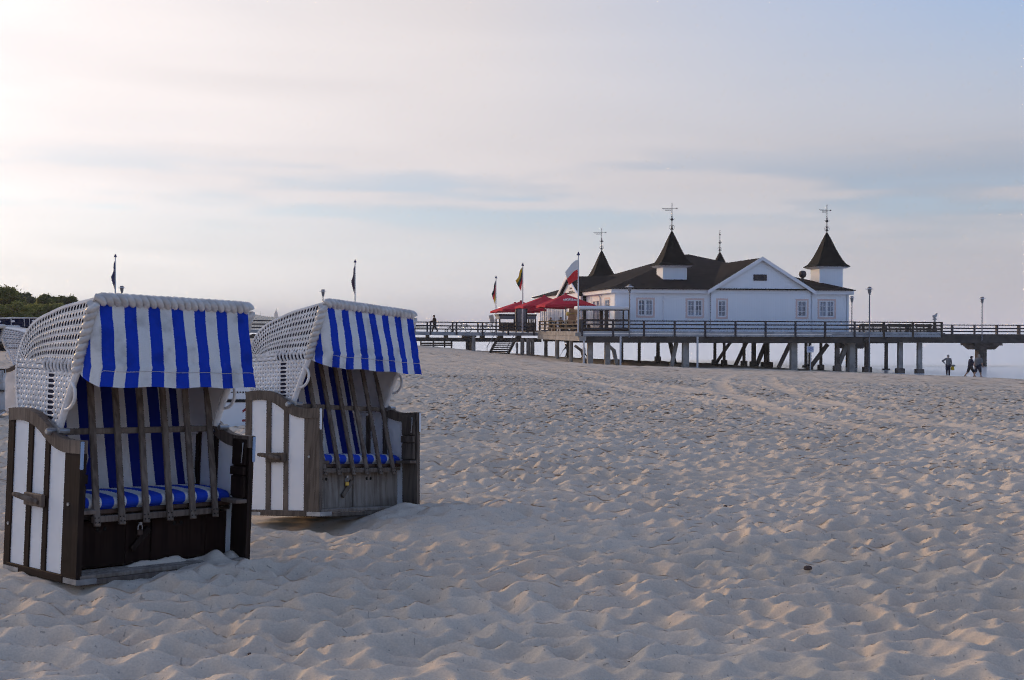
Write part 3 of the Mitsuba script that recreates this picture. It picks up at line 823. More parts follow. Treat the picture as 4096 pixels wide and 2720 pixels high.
for u, v, w, m in piles:
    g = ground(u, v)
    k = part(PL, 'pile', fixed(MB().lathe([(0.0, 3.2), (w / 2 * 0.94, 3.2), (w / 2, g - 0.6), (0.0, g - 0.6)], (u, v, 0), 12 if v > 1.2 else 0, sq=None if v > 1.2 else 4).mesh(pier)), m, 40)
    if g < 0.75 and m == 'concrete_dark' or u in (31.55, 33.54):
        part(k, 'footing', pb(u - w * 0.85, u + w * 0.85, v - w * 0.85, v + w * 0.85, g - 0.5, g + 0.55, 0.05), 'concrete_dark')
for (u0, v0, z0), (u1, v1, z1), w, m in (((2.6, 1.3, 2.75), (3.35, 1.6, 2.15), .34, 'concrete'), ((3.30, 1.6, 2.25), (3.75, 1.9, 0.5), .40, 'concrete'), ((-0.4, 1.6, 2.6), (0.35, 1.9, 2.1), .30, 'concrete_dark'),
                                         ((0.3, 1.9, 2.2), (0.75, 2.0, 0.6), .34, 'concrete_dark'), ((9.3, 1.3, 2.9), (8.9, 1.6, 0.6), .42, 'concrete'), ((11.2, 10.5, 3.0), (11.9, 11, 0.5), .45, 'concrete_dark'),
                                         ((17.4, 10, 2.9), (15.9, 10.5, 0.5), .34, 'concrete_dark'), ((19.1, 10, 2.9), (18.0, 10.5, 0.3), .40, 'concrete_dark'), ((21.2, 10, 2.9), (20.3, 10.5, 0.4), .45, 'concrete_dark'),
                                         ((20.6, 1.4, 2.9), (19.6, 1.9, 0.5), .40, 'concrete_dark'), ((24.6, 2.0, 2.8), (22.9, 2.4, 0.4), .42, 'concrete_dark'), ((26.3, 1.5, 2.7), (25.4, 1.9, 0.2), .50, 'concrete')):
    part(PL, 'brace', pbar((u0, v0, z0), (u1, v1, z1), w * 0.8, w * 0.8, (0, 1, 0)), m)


def mushroom(key, u, v, zt, zb, w, g):
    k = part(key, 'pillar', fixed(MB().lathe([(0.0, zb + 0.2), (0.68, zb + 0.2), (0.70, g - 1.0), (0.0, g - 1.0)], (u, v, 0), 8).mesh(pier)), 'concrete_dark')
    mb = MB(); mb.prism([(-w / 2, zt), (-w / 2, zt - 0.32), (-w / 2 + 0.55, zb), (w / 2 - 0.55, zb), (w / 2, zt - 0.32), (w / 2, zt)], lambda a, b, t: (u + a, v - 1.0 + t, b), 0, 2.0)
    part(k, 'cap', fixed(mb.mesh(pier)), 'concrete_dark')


mushroom(PL, 34.5, 20, 3.05, 2.1, 2.9, -0.2)
part(PL, 'downpipe', MB().tube([(3.55, -0.15, 3.5), (3.55, -0.15, 0.2)], 0.09, 8).mesh(pier), 'pole_white', True)
part(PL, 'downpipe', MB().tube([(10.94, -0.15, 3.5), (10.94, -0.15, 0.2)], 0.10, 8).mesh(pier), 'pole_white', True)
part(PL, 'downpipe', MB().tube([(0.06, -0.2, 3.1), (0.06, -0.2, 0.4)], 0.09, 8).mesh(pier), 'pole_white', True)


def railing(label, pts, n, zt, dz, drop, m, mp=None, group=None):
    """posts along the line pts[0]-pts[1] (u, v), three rails; dz: rail heights below the top"""
    key = thing('pier_railing', label, 'railing', group)
    a, b = np.array(pts[0], float), np.array(pts[1], float)
    za, zb = zt if isinstance(zt, tuple) else (zt, zt)
    for i in range(n + 1):
        t = i / n; p = a + (b - a) * t; z = za + (zb - za) * t
        part(key, 'post', pb(p[0] - 0.085, p[0] + 0.085, p[1] - 0.085, p[1] + 0.085, z - drop, z), mp or m)
    d = (b - a) / np.linalg.norm(b - a)
    off = np.array([-d[1], d[0]]) * 0.10
    for d_, h in dz:
        q0, q1 = a - d * 0.1 + off, b + d * 0.1 + off
        part(key, 'rail', pbar((*q0, za - d_), (*q1, zb - d_), 0.05, h), m)
    return key


R3 = ((0.045, 0.11), (0.37, 0.13), (0.74, 0.13))
railing('long dark railing along the front of the platform before the white restaurant', ((posts_u[0], -0.12), (posts_u[9], -0.12)), 9, 4.99, R3, 1.48, 'rail_paint')
railing('dark brown railing at the right end of the platform, in front of the benches', ((posts_u[9] + 0.01, -0.10), (posts_u[12], -0.10)), 3, 4.97, R3, 1.46, 'brown_rail')
railing('dark side railing of the platform beside the red parasols', ((-0.12, 0.5), (-0.12, 22.0)), 7, 4.99, R3, 1.05, 'brown_rail')
part(PL, 'flagpole_base', pb(-0.75, 0.0, -0.2, 0.55, 3.5, 3.85), 'concrete')

# walkway towards the land
WK = thing('pier_walkway', 'narrow pier walkway running from the land to the platform', 'pier walkway')
V0, V1 = 23.0, 26.6


def walk_z(u):
    return 3.75 + np.clip((-16 - u) / 40, 0, 1) * 0.55


for a, b, dz in ((-75, -40, 0.52), (-40, -7.4, 0.2), (-7.4, 0.3, 0)):
    za, zb = walk_z(a), walk_z(b)
    vm = (V0 + V1) / 2
    part(WK, 'deck', pbar((a, vm, za - 0.07), (b, vm, zb - 0.07), V1 - V0, 0.14), 'deck_timber')
    part(WK, 'kerb_board', pbar((a, V0 - 0.06, za - 0.17), (b - 0.02, V0 - 0.06, zb - 0.17), 0.08, 0.36), 'fascia_grey')
    part(WK, 'kerb_board', pbar((a, V1 + 0.06, za - 0.17), (b - 0.02, V1 + 0.06, zb - 0.17), 0.08, 0.36), 'fascia_grey')
    for vv in (V0 + 0.35, V1 - 0.35):
        part(WK, 'girder', pbar((a, vv, za - 0.82), (b, vv, zb - 0.82), 0.35, 0.40), 'beam_dark')
for a in np.arange(-74, 0, 2.0):
    part(WK, 'crossbeam', pb(a - 0.06, a + 0.06, V0 + 0.1, V1 - 0.1, walk_z(a) - 0.62, walk_z(a) - 0.14), 'beam_dark')
for u in (-7.16, -14.5, -22, -30, -38):
    for k, (du, vv, m) in enumerate(((0, V0 + 0.2, 'concrete'), (-0.55, V0 + 0.9, 'concrete_dark'), (0, V1 - 0.2, 'concrete'))):
        g = ground(u + du, vv)
        part(WK, 'pile', fixed(MB().lathe([(0.0, 3.5), (0.21, 3.5), (0.22, g - 0.6), (0.0, g - 0.6)], (u + du, vv, 0), 10).mesh(pier)), m, 40)
    part(WK, 'cross_head', pb(u - 0.9, u + 0.3, V0 + 0.05, V0 + 1.2, 3.24, 3.46), 'concrete_dark')
for u, vv in ((-2.15, 21.2), (-1.45, 21.5), (-0.95, 21.8)):
    g = ground(u, vv)
    part(WK, 'pile', fixed(MB().lathe([(0.0, 3.1), (0.21, 3.1), (0.23, g - 0.6), (0.0, g - 0.6)], (u, vv, 0), 10).mesh(pier)), 'concrete', 40)
for v_, nm, hs in ((V0 - 0.06, 'near', 1), (V1 + 0.06, 'far', 0)):
    railing(f'dark railing on the {nm} side of the walkway left of the parasols', ((-40.0, v_), (-0.6, v_)), 14, (5.02, 4.82), ((0.035, 0.10), (0.42, 0.14), (0.78, 0.12)), 1.38, 'rail_paint')
    railing(f'dark railing on the {nm} side of the walkway in front of the dune trees', ((-75.0, v_), (-41.0, v_)), 12, (5.38, 5.05), ((0.035, 0.10), (0.42, 0.14), (0.78, 0.12)), 1.38, 'rail_paint')

# bridge out to sea
BR = thing('pier_bridge', 'pier bridge leading out to sea at the right edge', 'pier bridge')
part(BR, 'deck', pb(35.5, 130, 22.4, 27.6, 3.55, 3.72), 'deck_timber')
part(BR, 'girder', pb(35.3, 130, 22.2, 22.7, 2.72, 3.66), 'beam_dark')
part(BR, 'girder', pb(35.3, 130, 27.3, 27.8, 2.72, 3.66), 'beam_dark')
for u in (52.15, 70, 88, 106, 124):
    mushroom(BR, u, 24.6, 2.74, 1.95, 3.5, -0.8)
    for dv in (-1.6, 1.4):
        part(BR, 'cross_beam', pb(u - 1.7, u + 1.7, 24.6 + dv - 0.25, 24.6 + dv + 0.25, 2.42, 2.72), 'concrete_dark')
railing('dark railing on the near side of the sea bridge', ((36.4, 22.3), (130, 22.3)), 34, 4.80, ((0.045, 0.10), (0.42, 0.14), (0.78, 0.12)), 1.5, 'rail_paint')
railing('dark railing on the far side of the sea bridge', ((36.4, 27.7), (130, 27.7)), 34, 4.80, ((0.045, 0.10), (0.42, 0.14), (0.78, 0.12)), 1.2, 'rail_paint')

# stairs from the walkway down to the sand
ST = thing('wooden_stairs', 'dark open wooden stairs going down from the walkway to the sand', 'stairs')
A0, A1 = np.array([-2.9, 20.6, 3.05]), np.array([-4.3, 18.6, 1.25])
wd = np.array([-1.95, 0.25, 0.0])
n = 9
for i in range(n):
    p = A0 + (A1 - A0) * (i + 0.5) / n
    part(ST, 'tread', pbar(p, p + wd, 0.30, 0.12), 'brown_rail')
for k in (0.0, 1.0):
    part(ST, 'stringer', pbar(A0 + wd * k + [0, 0, 0.12], A1 + wd * k + [0, 0, -0.1], 0.10, 0.34), 'brown_rail')
    q = wd * (k * 1.08 - 0.04)
    part(ST, 'hand_rail', MB().tube([A0 + q + [0, 0, 1.0], A1 + q + [0, 0, 0.95]], 0.035, 6).mesh(pier), 'grey_iron')
    for t in (0.05, 0.5, 0.97):
        p = A0 + (A1 - A0) * t + q
        part(ST, 'baluster', MB().tube([p + [0, 0, 0.0], p + [0, 0, 1.0]], 0.03, 6).mesh(pier), 'grey_iron')
part(ST, 'landing', pb(-5.0, -2.6, 20.7, 23.0, 3.0, 3.12), 'brown_rail')

# ------------------------------------------------------------------ restaurant
RS = thing('pier_restaurant', 'white wooden pier restaurant with dark roof and four pointed corner turrets', 'restaurant')
U0, U1, UW, VF, VB = 3.85, 27.0, 27.8, 3.3, 45.5
EZ, Z0 = 8.0, 3.92


def wall_mesh(rect, holes, fn, t0=0.0, t1=0.22, top=None):
    u0, u1, z0, z1 = rect
    pol = Polygon(top or [(u0, z0), (u1, z0), (u1, z1), (u0, z1)], [[(a, c), (b, c), (b, d), (a, d)] for a, b, c, d in holes])
    m = trimesh.creation.extrude_polygon(pol, 1.0, engine='earcut')
    v = np.array(m.vertices)
    w = np.stack(np.broadcast_arrays(*fn(v[:, 0], v[:, 1], t0 + v[:, 2] * (t1 - t0))), -1)
    return fixed((pier(w), m.faces))


def front(v0):
    return lambda a, b, t: (a, v0 + t, b)


def leftside(u0):
    return lambda a, b, t: (u0 + t, a, b)


def window(parent, fn, a0, a1, z0, z1, sashes, rows=3, cols=2, trim=0.17, rim=True):
    """opening a0..a1: pink surround, white frame and bars, dark glass set back"""
    def slab(x0, x1, y0, y1, t0, t1):
        mb = MB(); mb.prism([(x0, y0), (x1, y0), (x1, y1), (x0, y1)], fn, t0, t1)
        return mb
    k = numbered(parent + '__window')
    if rim:
        mb = MB()
        for q in ((a0 - trim, a0, z0 - trim, z1 + trim), (a1, a1 + trim, z0 - trim, z1 + trim), (a0, a1, z1, z1 + trim), (a0, a1, z0 - trim * 1.2, z0)):
            m = slab(*q, -0.035, 0.05); mb.add(m.v[0], m.f[0])
        scene[k] = mikit.ply(fixed(mb.mesh(pier)), 'window_trim')
    mb = MB()
    f = 0.11
    for q in ((a0, a0 + f, z0, z1), (a1 - f, a1, z0, z1), (a0 + f, a1 - f, z1 - f, z1), (a0 + f, a1 - f, z0, z0 + f)):
        m = slab(*q, -0.015, 0.12); mb.add(m.v[0], m.f[0])
    for i in range(1, sashes):
        c = a0 + (a1 - a0) * i / sashes
        m = slab(c - 0.10, c + 0.10, z0 + f, z1 - f, -0.012, 0.12); mb.add(m.v[0], m.f[0])
    w = (a1 - a0) / sashes
    for i in range(sashes):
        for j in range(1, cols):
            c = a0 + w * i + w * j / cols
            m = slab(c - 0.025, c + 0.025, z0 + f, z1 - f, 0.02, 0.10); mb.add(m.v[0], m.f[0])
        for j in range(1, rows):
            c = z0 + (z1 - z0) * j / rows
            m = slab(a0 + w * i + 0.05, a0 + w * (i + 1) - 0.05, c - 0.025, c + 0.025, 0.03, 0.09); mb.add(m.v[0], m.f[0])
    if rim:
        part(k, 'frame', fixed(mb.mesh(pier)), 'trim_paint')
    else:
        scene[k] = mikit.ply(fixed(mb.mesh(pier)), 'trim_paint')
    for i in range(sashes):
        part(k, 'pane', fixed(slab(a0 + w * i + 0.04, a0 + w * (i + 1) - 0.04, z0 + 0.04, z1 - 0.04, 0.12, 0.14).mesh(pier)), 'window_glass')


wins = [(6.05, 7.54, 5.47, 7.03, 2), (10.93, 12.43, 5.43, 7.0, 2), (13.86, 14.70, 5.38, 7.0, 1), (21.86, 22.82, 5.42, 7.0, 1), (24.22, 25.76, 5.42, 7.02, 2)]
L = [w for w in wins if w[0] < 13]; C = [w for w in wins if 13 < w[0] < 23]; Rr_ = [w for w in wins if w[0] > 23]
walls = [part(RS, 'wall', wall_mesh((U0, 13.2, Z0, EZ), [w[:4] for w in L], front(VF)), 'house_paint'),
         part(RS, 'wall', wall_mesh((13.2, 23.2, Z0, 11.0), [w[:4] for w in C], front(2.95), top=[(13.2, Z0), (23.2, Z0), (23.2, 7.85), (18.2, 10.98), (13.2, 7.85)]), 'house_paint'),
         part(RS, 'wall', wall_mesh((23.2, U1, Z0, EZ), [w[:4] for w in Rr_], front(VF)), 'house_paint')]
for w in wins:
    kk = 0 if w[0] < 13 else 1 if w[0] < 23 else 2
    window(RS, front(2.95 if kk == 1 else VF), *w)
lw = [(5.7, 7.7, 5.2, 7.1), (10.3, 11.7, 4.3, 7.1), (12.0, 13.4, 4.3, 7.1)]
lw += [(v, v + 1.35, 4.3, 6.9) for v in (28.6, 31.2, 33.8, 36.4, 39.0, 41.6)]
part(RS, 'wall', wall_mesh((VF + 0.22, 16.5, Z0, EZ), [w for w in lw if w[0] < 15], leftside(U0)), 'house_paint', label='left wall lit by the low sun')
part(RS, 'wall', wall_mesh((27.5, VB, Z0, EZ), [w for w in lw if w[0] > 27], leftside(U0)), 'house_paint')
gv = (16.5, 27.5)
gw = [(v, v + 1.3, 4.3, 6.9) for v in (17.2, 19.2, 21.4, 23.6, 25.6)]
part(RS, 'wall', wall_mesh((16.5, 27.5, Z0, 9.5), gw, leftside(3.25), top=[(16.5, Z0), (27.5, Z0), (27.5, 7.75), (22, 9.75), (16.5, 7.75)]), 'house_paint')
for w in lw:
    window(RS, leftside(U0), *w, 1, 4, 2, rim=w[0] < 9)
for w in gw:
    window(RS, leftside(3.25), *w, 1, 4, 2, rim=False)
for v in np.arange(28, 45.4, 2.6):
    part(RS, 'pilaster', pb(U0 - 0.12, U0 - 0.003, v - 0.2, v + 0.2, Z0, 7.6), 'trim_paint')
for v in (3.5, 9.6, 14.2, 16.3):
    part(RS, 'pilaster', pb(U0 - 0.06, U0 - 0.003, v - 0.14, v + 0.14, Z0, 7.6), 'trim_paint')
part(RS, 'side_wall', pb(UW - 0.2, UW, 4.6, VB, Z0, EZ), 'house_paint')
part(RS, 'side_wall', pb(U1 - 0.2, U1, VF + 0.22, 4.6, Z0, EZ), 'house_paint')
part(RS, 'back_wall', pb(U0, UW, VB, VB + 0.2, Z0, EZ), 'house_paint')
part(RS, 'interior', pb(U0 + 1.5, UW - 1.5, VF + 2.5, VB - 1, Z0, 7.5), 'beam_dark')
# eaves
for q in ((3.35, 13.0, 2.86, 3.27), (23.4, 27.45, 2.86, 3.27)):
    part(RS, 'eave_board', pb(*q, 7.64, 8.03), 'trim_paint')
part(RS, 'eave_board', pb(3.36, 3.82, 3.28, 16.3, 7.64, 8.03), 'trim_paint')
part(RS, 'eave_board', pb(3.36, 3.82, 27.7, 45.9, 7.64, 8.03), 'trim_paint')
part(RS, 'eave_board', pb(27.83, 28.2, 4.3, 45.9, 7.64, 8.03), 'trim_paint')
# main hipped roof
ap0, ap1 = (16.1, 21.0, 12.35), (16.1, 25.0, 12.35)
e = [(3.15, 2.65, 8.06), (27.75, 2.65, 8.06), (28.35, 46.2, 8.06), (3.15, 46.2, 8.06)]
lo = [(x, y, 8.0) for x, y, z in e]
v = np.array(e + [ap0, ap1] + lo)
f = [[0, 1, 4], [1, 2, 5], [1, 5, 4], [2, 3, 5], [3, 0, 4], [3, 4, 5], [6, 8, 7], [6, 9, 8]]
for i in range(4):
    j = (i + 1) % 4
    f += [[6 + i, 6 + j, j], [6 + i, j, i]]
part(RS, 'roof', fixed((pier(v), np.array(f))), 'roof_felt')


def gable_roof(axis, c, half, z_e, z_r, s0, s1, th=0.16):
    """two slopes; axis 'v': ridge along v at u = c; axis 'u': ridge along u at v = c"""
    mb = MB()
    pol = [(-half, z_e), (0, z_r), (half, z_e), (half, z_e + th), (0, z_r + th), (-half, z_e + th)]
    mb.prism(pol, (lambda a, b, t: (c + a, t, b)) if axis == 'v' else (lambda a, b, t: (t, c + a, b)), s0, s1)
    return fixed(mb.mesh(pier))


part(RS, 'gable_roof', gable_roof('v', 18.2, 5.3, 7.74, 10.96, 2.65, 17.5), 'roof_felt')
part(RS, 'gable_roof', gable_roof('u', 22.0, 6.0, 7.60, 9.72, 2.9, 12.0), 'roof_felt')
for s in (-1, 1):                              # white barge boards
    mb = MB(); mb.prism([(s * 5.42, 7.56), (0, 10.86), (0, 11.22), (s * 5.42, 7.92)], lambda a, b, t: (18.2 + a, t, b), 2.55, 2.64)
    part(RS, 'barge_board', fixed(mb.mesh(pier)), 'trim_paint')
    mb = MB(); mb.prism([(s * 6.1, 7.46), (0, 9.62), (0, 9.95), (s * 6.1, 7.79)], lambda a, b, t: (t, 22 + a, b), 2.78, 2.89)
    part(RS, 'barge_board', fixed(mb.mesh(pier)), 'trim_paint')
part(RS, 'gable_moulding', pb(13.25, 23.15, 2.925, 2.97, 7.63, 7.69), 'trim_paint')
vt = part(RS, 'louvre', pb(17.40, 18.74, 2.88, 2.97, 8.90, 9.50), 'rail_paint')
for i in range(5):
    part(vt, 'slat', pbar((17.45, 2.86, 8.97 + 0.115 * i), (18.69, 2.86, 8.97 + 0.115 * i), 0.07, 0.02), 'iron')
for u in (8.55, 23.45):
    part(RS, 'downpipe', MB().tube([(u, 3.24, 7.65), (u, 3.24, 4.0)], 0.05, 6).mesh(pier), 'trim_paint', True)
part(RS, 'downpipe', MB().tube([(3.5, 9.3, 7.65), (3.7, 9.3, 7.3), (3.78, 9.3, 4.0)], 0.06, 6).mesh(pier), 'trim_paint', True)
# lettering on the left gable, too far away to read
for z, w in ((8.55, 1.6), (8.2, 2.4)):
    part(RS, 'gable_lettering', pb(3.21, 3.245, 21.6 - w / 2, 21.6 + w / 2, z - 0.09, z + 0.09), 'iron')


def vane(parent, u, v, z, turn):
    mb = MB()
    h = 2.85
    mb.tube([(u, v, z - 0.3), (u, v, z + h)], [0.05, 0.028], 6)
    for zz, r in ((0.28, 0.13), (0.55, 0.08), (1.20, 0.16), (1.45, 0.09)):
        mb.lathe([(0, -r), (r * 0.8, -r * 0.5), (r, 0), (r * 0.8, r * 0.5), (0, r)], (u, v, z + zz), 8)
    for a in range(4):                          # scrolls round the foot
        c, s = math.cos(a * math.pi / 2), math.sin(a * math.pi / 2)
        mb.tube([(u + c * r, v + s * r, z + 0.42 + 0.24 * math.sin(q)) for q, r in zip(np.linspace(-1.6, 1.6, 9), 0.05 + 0.2 * np.cos(np.linspace(-1.6, 1.6, 9)))], 0.018, 5)
        mb.tube([(u, v, z + 1.2), (u + c * 0.26, v + s * 0.26, z + 1.22), (u + c * 0.24, v + s * 0.24, z + 1.33)], 0.016, 5)
    c, s = math.cos(turn), math.sin(turn)

    def w(a, b):
        return (u + c * a, v + s * a, z + 2.28 + b)
    mb.tube([w(-0.95, 0.0), w(0.50, 0.02)], 0.026, 6)
    mb.lathe([(0, -0.08), (0.07, -0.03), (0.08, 0), (0.07, 0.03), (0, 0.08)], w(0.52, 0.02), 8)
    mb.tube([w(-0.72, -0.22), w(-0.1, -0.20)], 0.02, 5)
    for k in range(8):
        a = -0.9 + 0.11 * k
        mb.tube([w(a, 0), w(a + 0.05, -0.21 if a > -0.75 else -0.1)], 0.014, 4)
    mb.tube([w(-0.95, 0), w(-1.05, 0.03)], 0.03, 5)
    part(parent, 'weather_vane', mb.mesh(pier), 'iron')


for u, v, lab in ((10.75, 8.3, 'front left turret'), (26.5, 7.2, 'front right turret'), (11.7, 44.4, 'rear left turret'), (27.0, 44.4, 'rear right turret')):
    h = 1.22
    rot = {}
    t = part(RS, 'turret', fixed(MB().lathe([(0, 7.9), (h, 7.9), (h, 10.42), (0, 10.42)], (u, v, 0), sq=4).mesh(pier)), 'house_paint', label=lab)
    part(t, 'eave_plate', fixed(MB().lathe([(0, 10.30), (1.45, 10.30), (1.78, 10.46), (0, 10.46)], (u, v, 0), sq=4).mesh(pier)), 'trim_paint')
    prof = [(0, 10.465), (1.80, 10.465), (1.78, 10.52), (1.45, 10.78), (1.22, 11.15), (0.98, 11.65), (0.72, 12.25), (0.46, 12.95), (0.22, 13.55), (0.05, 13.95), (0, 13.97)]
    part(t, 'spire', fixed(MB().lathe(prof, (u, v, 0), sq=4).mesh(pier)), 'spire_shingle')
    vane(t, u, v, 13.9, 0.05 + 0.35 * (u > 20) - 0.12 * (v > 35) + 0.9 * (u > 26.8))
part(RS, 'roof_cowl', fixed(MB().lathe([(0, 8.7), (0.12, 8.7), (0.12, 9.35), (0.30, 9.45), (0.38, 9.72), (0.30, 10.0), (0, 10.1)], (23.75, 6.6, 0), 14).mesh(pier)), 'iron', 50)
# ------------------------------------------------------------------ things on and about the pier
mat('parasol_red', mottled((0.40, 0.010, 0.030), (0.48, 0.014, 0.040), 1.2), 0.85, spec=0.2)
mat('print_white', (0.72, 0.70, 0.70), 0.8)
mat('dark_wood', mottled((0.030, 0.015, 0.010), (0.060, 0.032, 0.022), 2.0), 0.5)
mat('copper_board', mottled((0.33, 0.15, 0.06), (0.45, 0.22, 0.09), 3.0), 0.5)
mat('grey_board', (0.13, 0.14, 0.17), 0.5)
mat('pale_board', (0.62, 0.52, 0.44), 0.7)
mat('flag_white', (0.68, 0.67, 0.68), 0.9)
mat('flag_red', (0.64, 0.020, 0.028), 0.9)
mat('flag_yellow', (0.62, 0.40, 0.02), 0.9)
mat('flag_green', (0.010, 0.055, 0.030), 0.9)
mat('flag_black', (0.012, 0.011, 0.014), 0.9)
mat('flag_blue', (0.020, 0.026, 0.095), 0.9)
mat('flag_plum', (0.045, 0.025, 0.050), 0.9)
mat('sign_blue', (0.05, 0.10, 0.38), 0.6)
mat('sign_white', (0.60, 0.64, 0.75), 0.6)
mat('brick_red', (0.22, 0.02, 0.03), 0.7)


def parasol(u, v, label, zt=7.65, ze=6.45, half=2.6, emblem=False):
    key = thing('market_parasol', label, 'parasol', None)
    N = 9
    P, F = [(u, v, zt)], []
    ring = [(-1, -1), (0, -1), (1, -1), (1, 0), (1, 1), (0, 1), (-1, 1), (-1, 0)]
    for a, b in ring:
        P.append((u + a * half, v + b * half, ze + (0.0 if a and b else 0.10)))
    for a, b in ring:
        P.append((u + a * half * 1.005, v + b * half * 1.005, ze - 0.24 + (0.0 if a and b else 0.10)))
    for i in range(8):
        j = (i + 1) % 8
        F += [[0, 1 + i, 1 + j], [1 + i, 9 + i, 9 + j], [1 + i, 9 + j, 1 + j]]
    part(key, 'canopy', (pier(np.array(P)), np.array(F)), 'parasol_red')
    part(key, 'pole', MB().tube([(u, v, 3.92), (u, v, zt - 0.05)], 0.05, 8).mesh(pier), 'grey_iron', True)
    part(key, 'top_cap', fixed(MB().lathe([(0, zt - 0.02), (0.16, zt - 0.02), (0.12, zt + 0.08), (0, zt + 0.12)], (u, v, 0), 10).mesh(pier)), 'parasol_red')
    part(key, 'base', pb(u - 0.4, u + 0.4, v - 0.4, v + 0.4, 3.92, 4.05), 'grey_board')
    for a, b in ((-1, -1), (1, -1), (1, 1), (-1, 1)):
        part(key, 'rib', MB().tube([(u, v, zt - 0.10), (u + a * half * 0.98, v + b * half * 0.98, ze - 0.03)], 0.02, 5).mesh(pier), 'grey_iron')
    if emblem:                                # white crown-like print, too far off to read
        mb = MB()
        o = np.array([u + 0.12, v - half * 0.56, ze + 0.10 + (zt - ze - 0.10) * 0.44])
        up = np.array([0, half, zt - ze - 0.10]); up /= np.linalg.norm(up)
        nn = np.cross([1, 0, 0], up)

        def q(x, y):
            return o + np.array([1.0, 0, 0]) * x + up * y + nn * 0.02

        def patch(pts):
            mb.add([q(*p) for p in pts], [[0, 1, 2], [0, 2, 3]])
        for i in range(9):
            x = -0.62 + 0.155 * i; y = -0.05 + 0.10 * (1 - (x / 0.7) ** 2)
            h = 0.16 if i % 2 else 0.20
            patch([(x - 0.05, y - h), (x + 0.04, y - h), (x + 0.05, y + h * 0.7), (x - 0.05, y + h * 0.6)])
        for i in range(5):
            x = -0.36 + 0.18 * i
            patch([(x - 0.07, 0.22), (x + 0.07, 0.22), (x + 0.03, 0.42 - 0.3 * abs(x)), (x - 0.03, 0.42 - 0.3 * abs(x))])
        patch([(-0.72, -0.34), (0.72, -0.34), (0.66, -0.25), (-0.66, -0.25)])
        part(key, 'emblem', mb.mesh(pier), 'print_white', stuff=True)
    return key


parasol(0.55, 11.0, 'large red parasol with white printed emblem, nearest of the red parasols', 7.68, 6.52, 2.55, True)
parasol(-0.35, 18.0, 'large red parasol just behind the one with the emblem', 7.62, 6.50, 2.7)
parasol(-0.70, 31.0, 'dark red parasol second from the far end of the row', 7.30, 6.35, 2.5)
parasol(-0.35, 37.5, 'dark red parasol at the far left end of the row', 7.22, 6.25, 2.6)

PV = thing('deck_pavilion', 'open dark wooden pavilion with flat white roof at the platform corner', 'pavilion')
part(PV, 'roof', pb(-0.25, 4.65, 0.5, 3.0, 5.99, 6.33, 0.09), 'white_plastic', label='flat white roof')
part(PV, 'roof_edge', pb(-0.15, 4.55, 0.55, 2.9, 5.92, 5.985), 'rail_paint')
for u, w in ((0.18, 0.16), (2.38, 0.34), (4.52, 0.12)):
    for v in (0.66, 2.84):
        part(PV, 'post', pb(u - w / 2, u + w / 2, v - 0.07, v + 0.07, 3.92, 5.915), 'dark_wood')
for v in (0.66, 2.84):
    part(PV, 'beam', pb(0.27, 2.20, v - 0.05, v + 0.05, 4.93, 5.10), 'dark_wood')
    part(PV, 'beam', pb(2.56, 4.45, v - 0.05, v + 0.05, 4.93, 5.10), 'dark_wood')
    part(PV, 'lower_board', pb(0.27, 2.20, v - 0.05, v + 0.05, 3.95, 4.32), 'dark_wood')
    part(PV, 'lower_board', pb(2.56, 4.45, v - 0.05, v + 0.05, 3.95, 4.32), 'dark_wood')

KS = thing('snack_kiosk', 'dark framed kiosk with open windows under the far red parasols', 'kiosk')
part(KS, 'roof', pb(-3.6, 0.75, 28.8, 32.0, 5.60, 5.80), 'rail_paint')
part(KS, 'fascia', pb(-3.5, 0.68, 28.86, 31.9, 5.25, 5.595), 'grey_board')
for u in (-3.45, -1.35, -0.75, 0.35, 0.62):
    for v in (28.95, 31.8):
        part(KS, 'post', pb(u - 0.08, u + 0.08, v - 0.08, v + 0.08, 3.92, 5.245), 'dark_wood')
part(KS, 'counter', pb(-3.4, 0.6, 28.9, 29.2, 3.92, 4.85), 'dark_wood')
CL = thing('notice_column', 'tall grey notice column behind the flagpole on the platform', 'notice column')
part(CL, 'panel', pb(-2.28, -1.32, 23.9, 24.3, 4.0, 6.42), 'grey_board')
for u in (-2.36, -1.24):
    part(CL, 'post', pb(u - 0.07, u + 0.07, 23.85, 24.35, 3.8, 6.48), 'rail_paint')
CB = thing('leaning_board', 'tilted copper brown board with bright brass fitting beside the pavilion', 'board')
part(CB, 'panel', pbar((0.55, 8.0, 4.6), (0.80, 8.3, 6.15), 0.85, 0.06, (0, -1, 0.2)), 'copper_board')
part(CB, 'brass_fitting', fixed(MB().lathe([(0, 0), (0.13, 0.03), (0.17, 0.2), (0.12, 0.36), (0.03, 0.40), (0, 0.40)], (0.1, 7.7, 5.45), 10).mesh(pier)), 'brass', 50)
part(CB, 'brass_arm', MB().tube([(0.1, 7.7, 5.65), (0.9, 8.0, 5.72)], 0.04, 6).mesh(pier), 'brass')
part(CB, 'prop', pbar((0.8, 8.35, 6.0), (1.1, 9.0, 3.95), 0.06, 0.06), 'dark_wood')
EB = thing('easel_board', 'small pale board leaning at the left end of the parasol terrace', 'board')
part(EB, 'panel', pbar((-4.75, 25.5, 4.85), (-4.95, 25.5, 5.65), 0.05, 0.5, (1, 0, 0.2)), 'pale_board')
part(EB, 'leg', MB().tube([(-4.75, 25.5, 3.75), (-4.75, 25.5, 4.9)], 0.03, 5).mesh(pier), 'dark_wood')

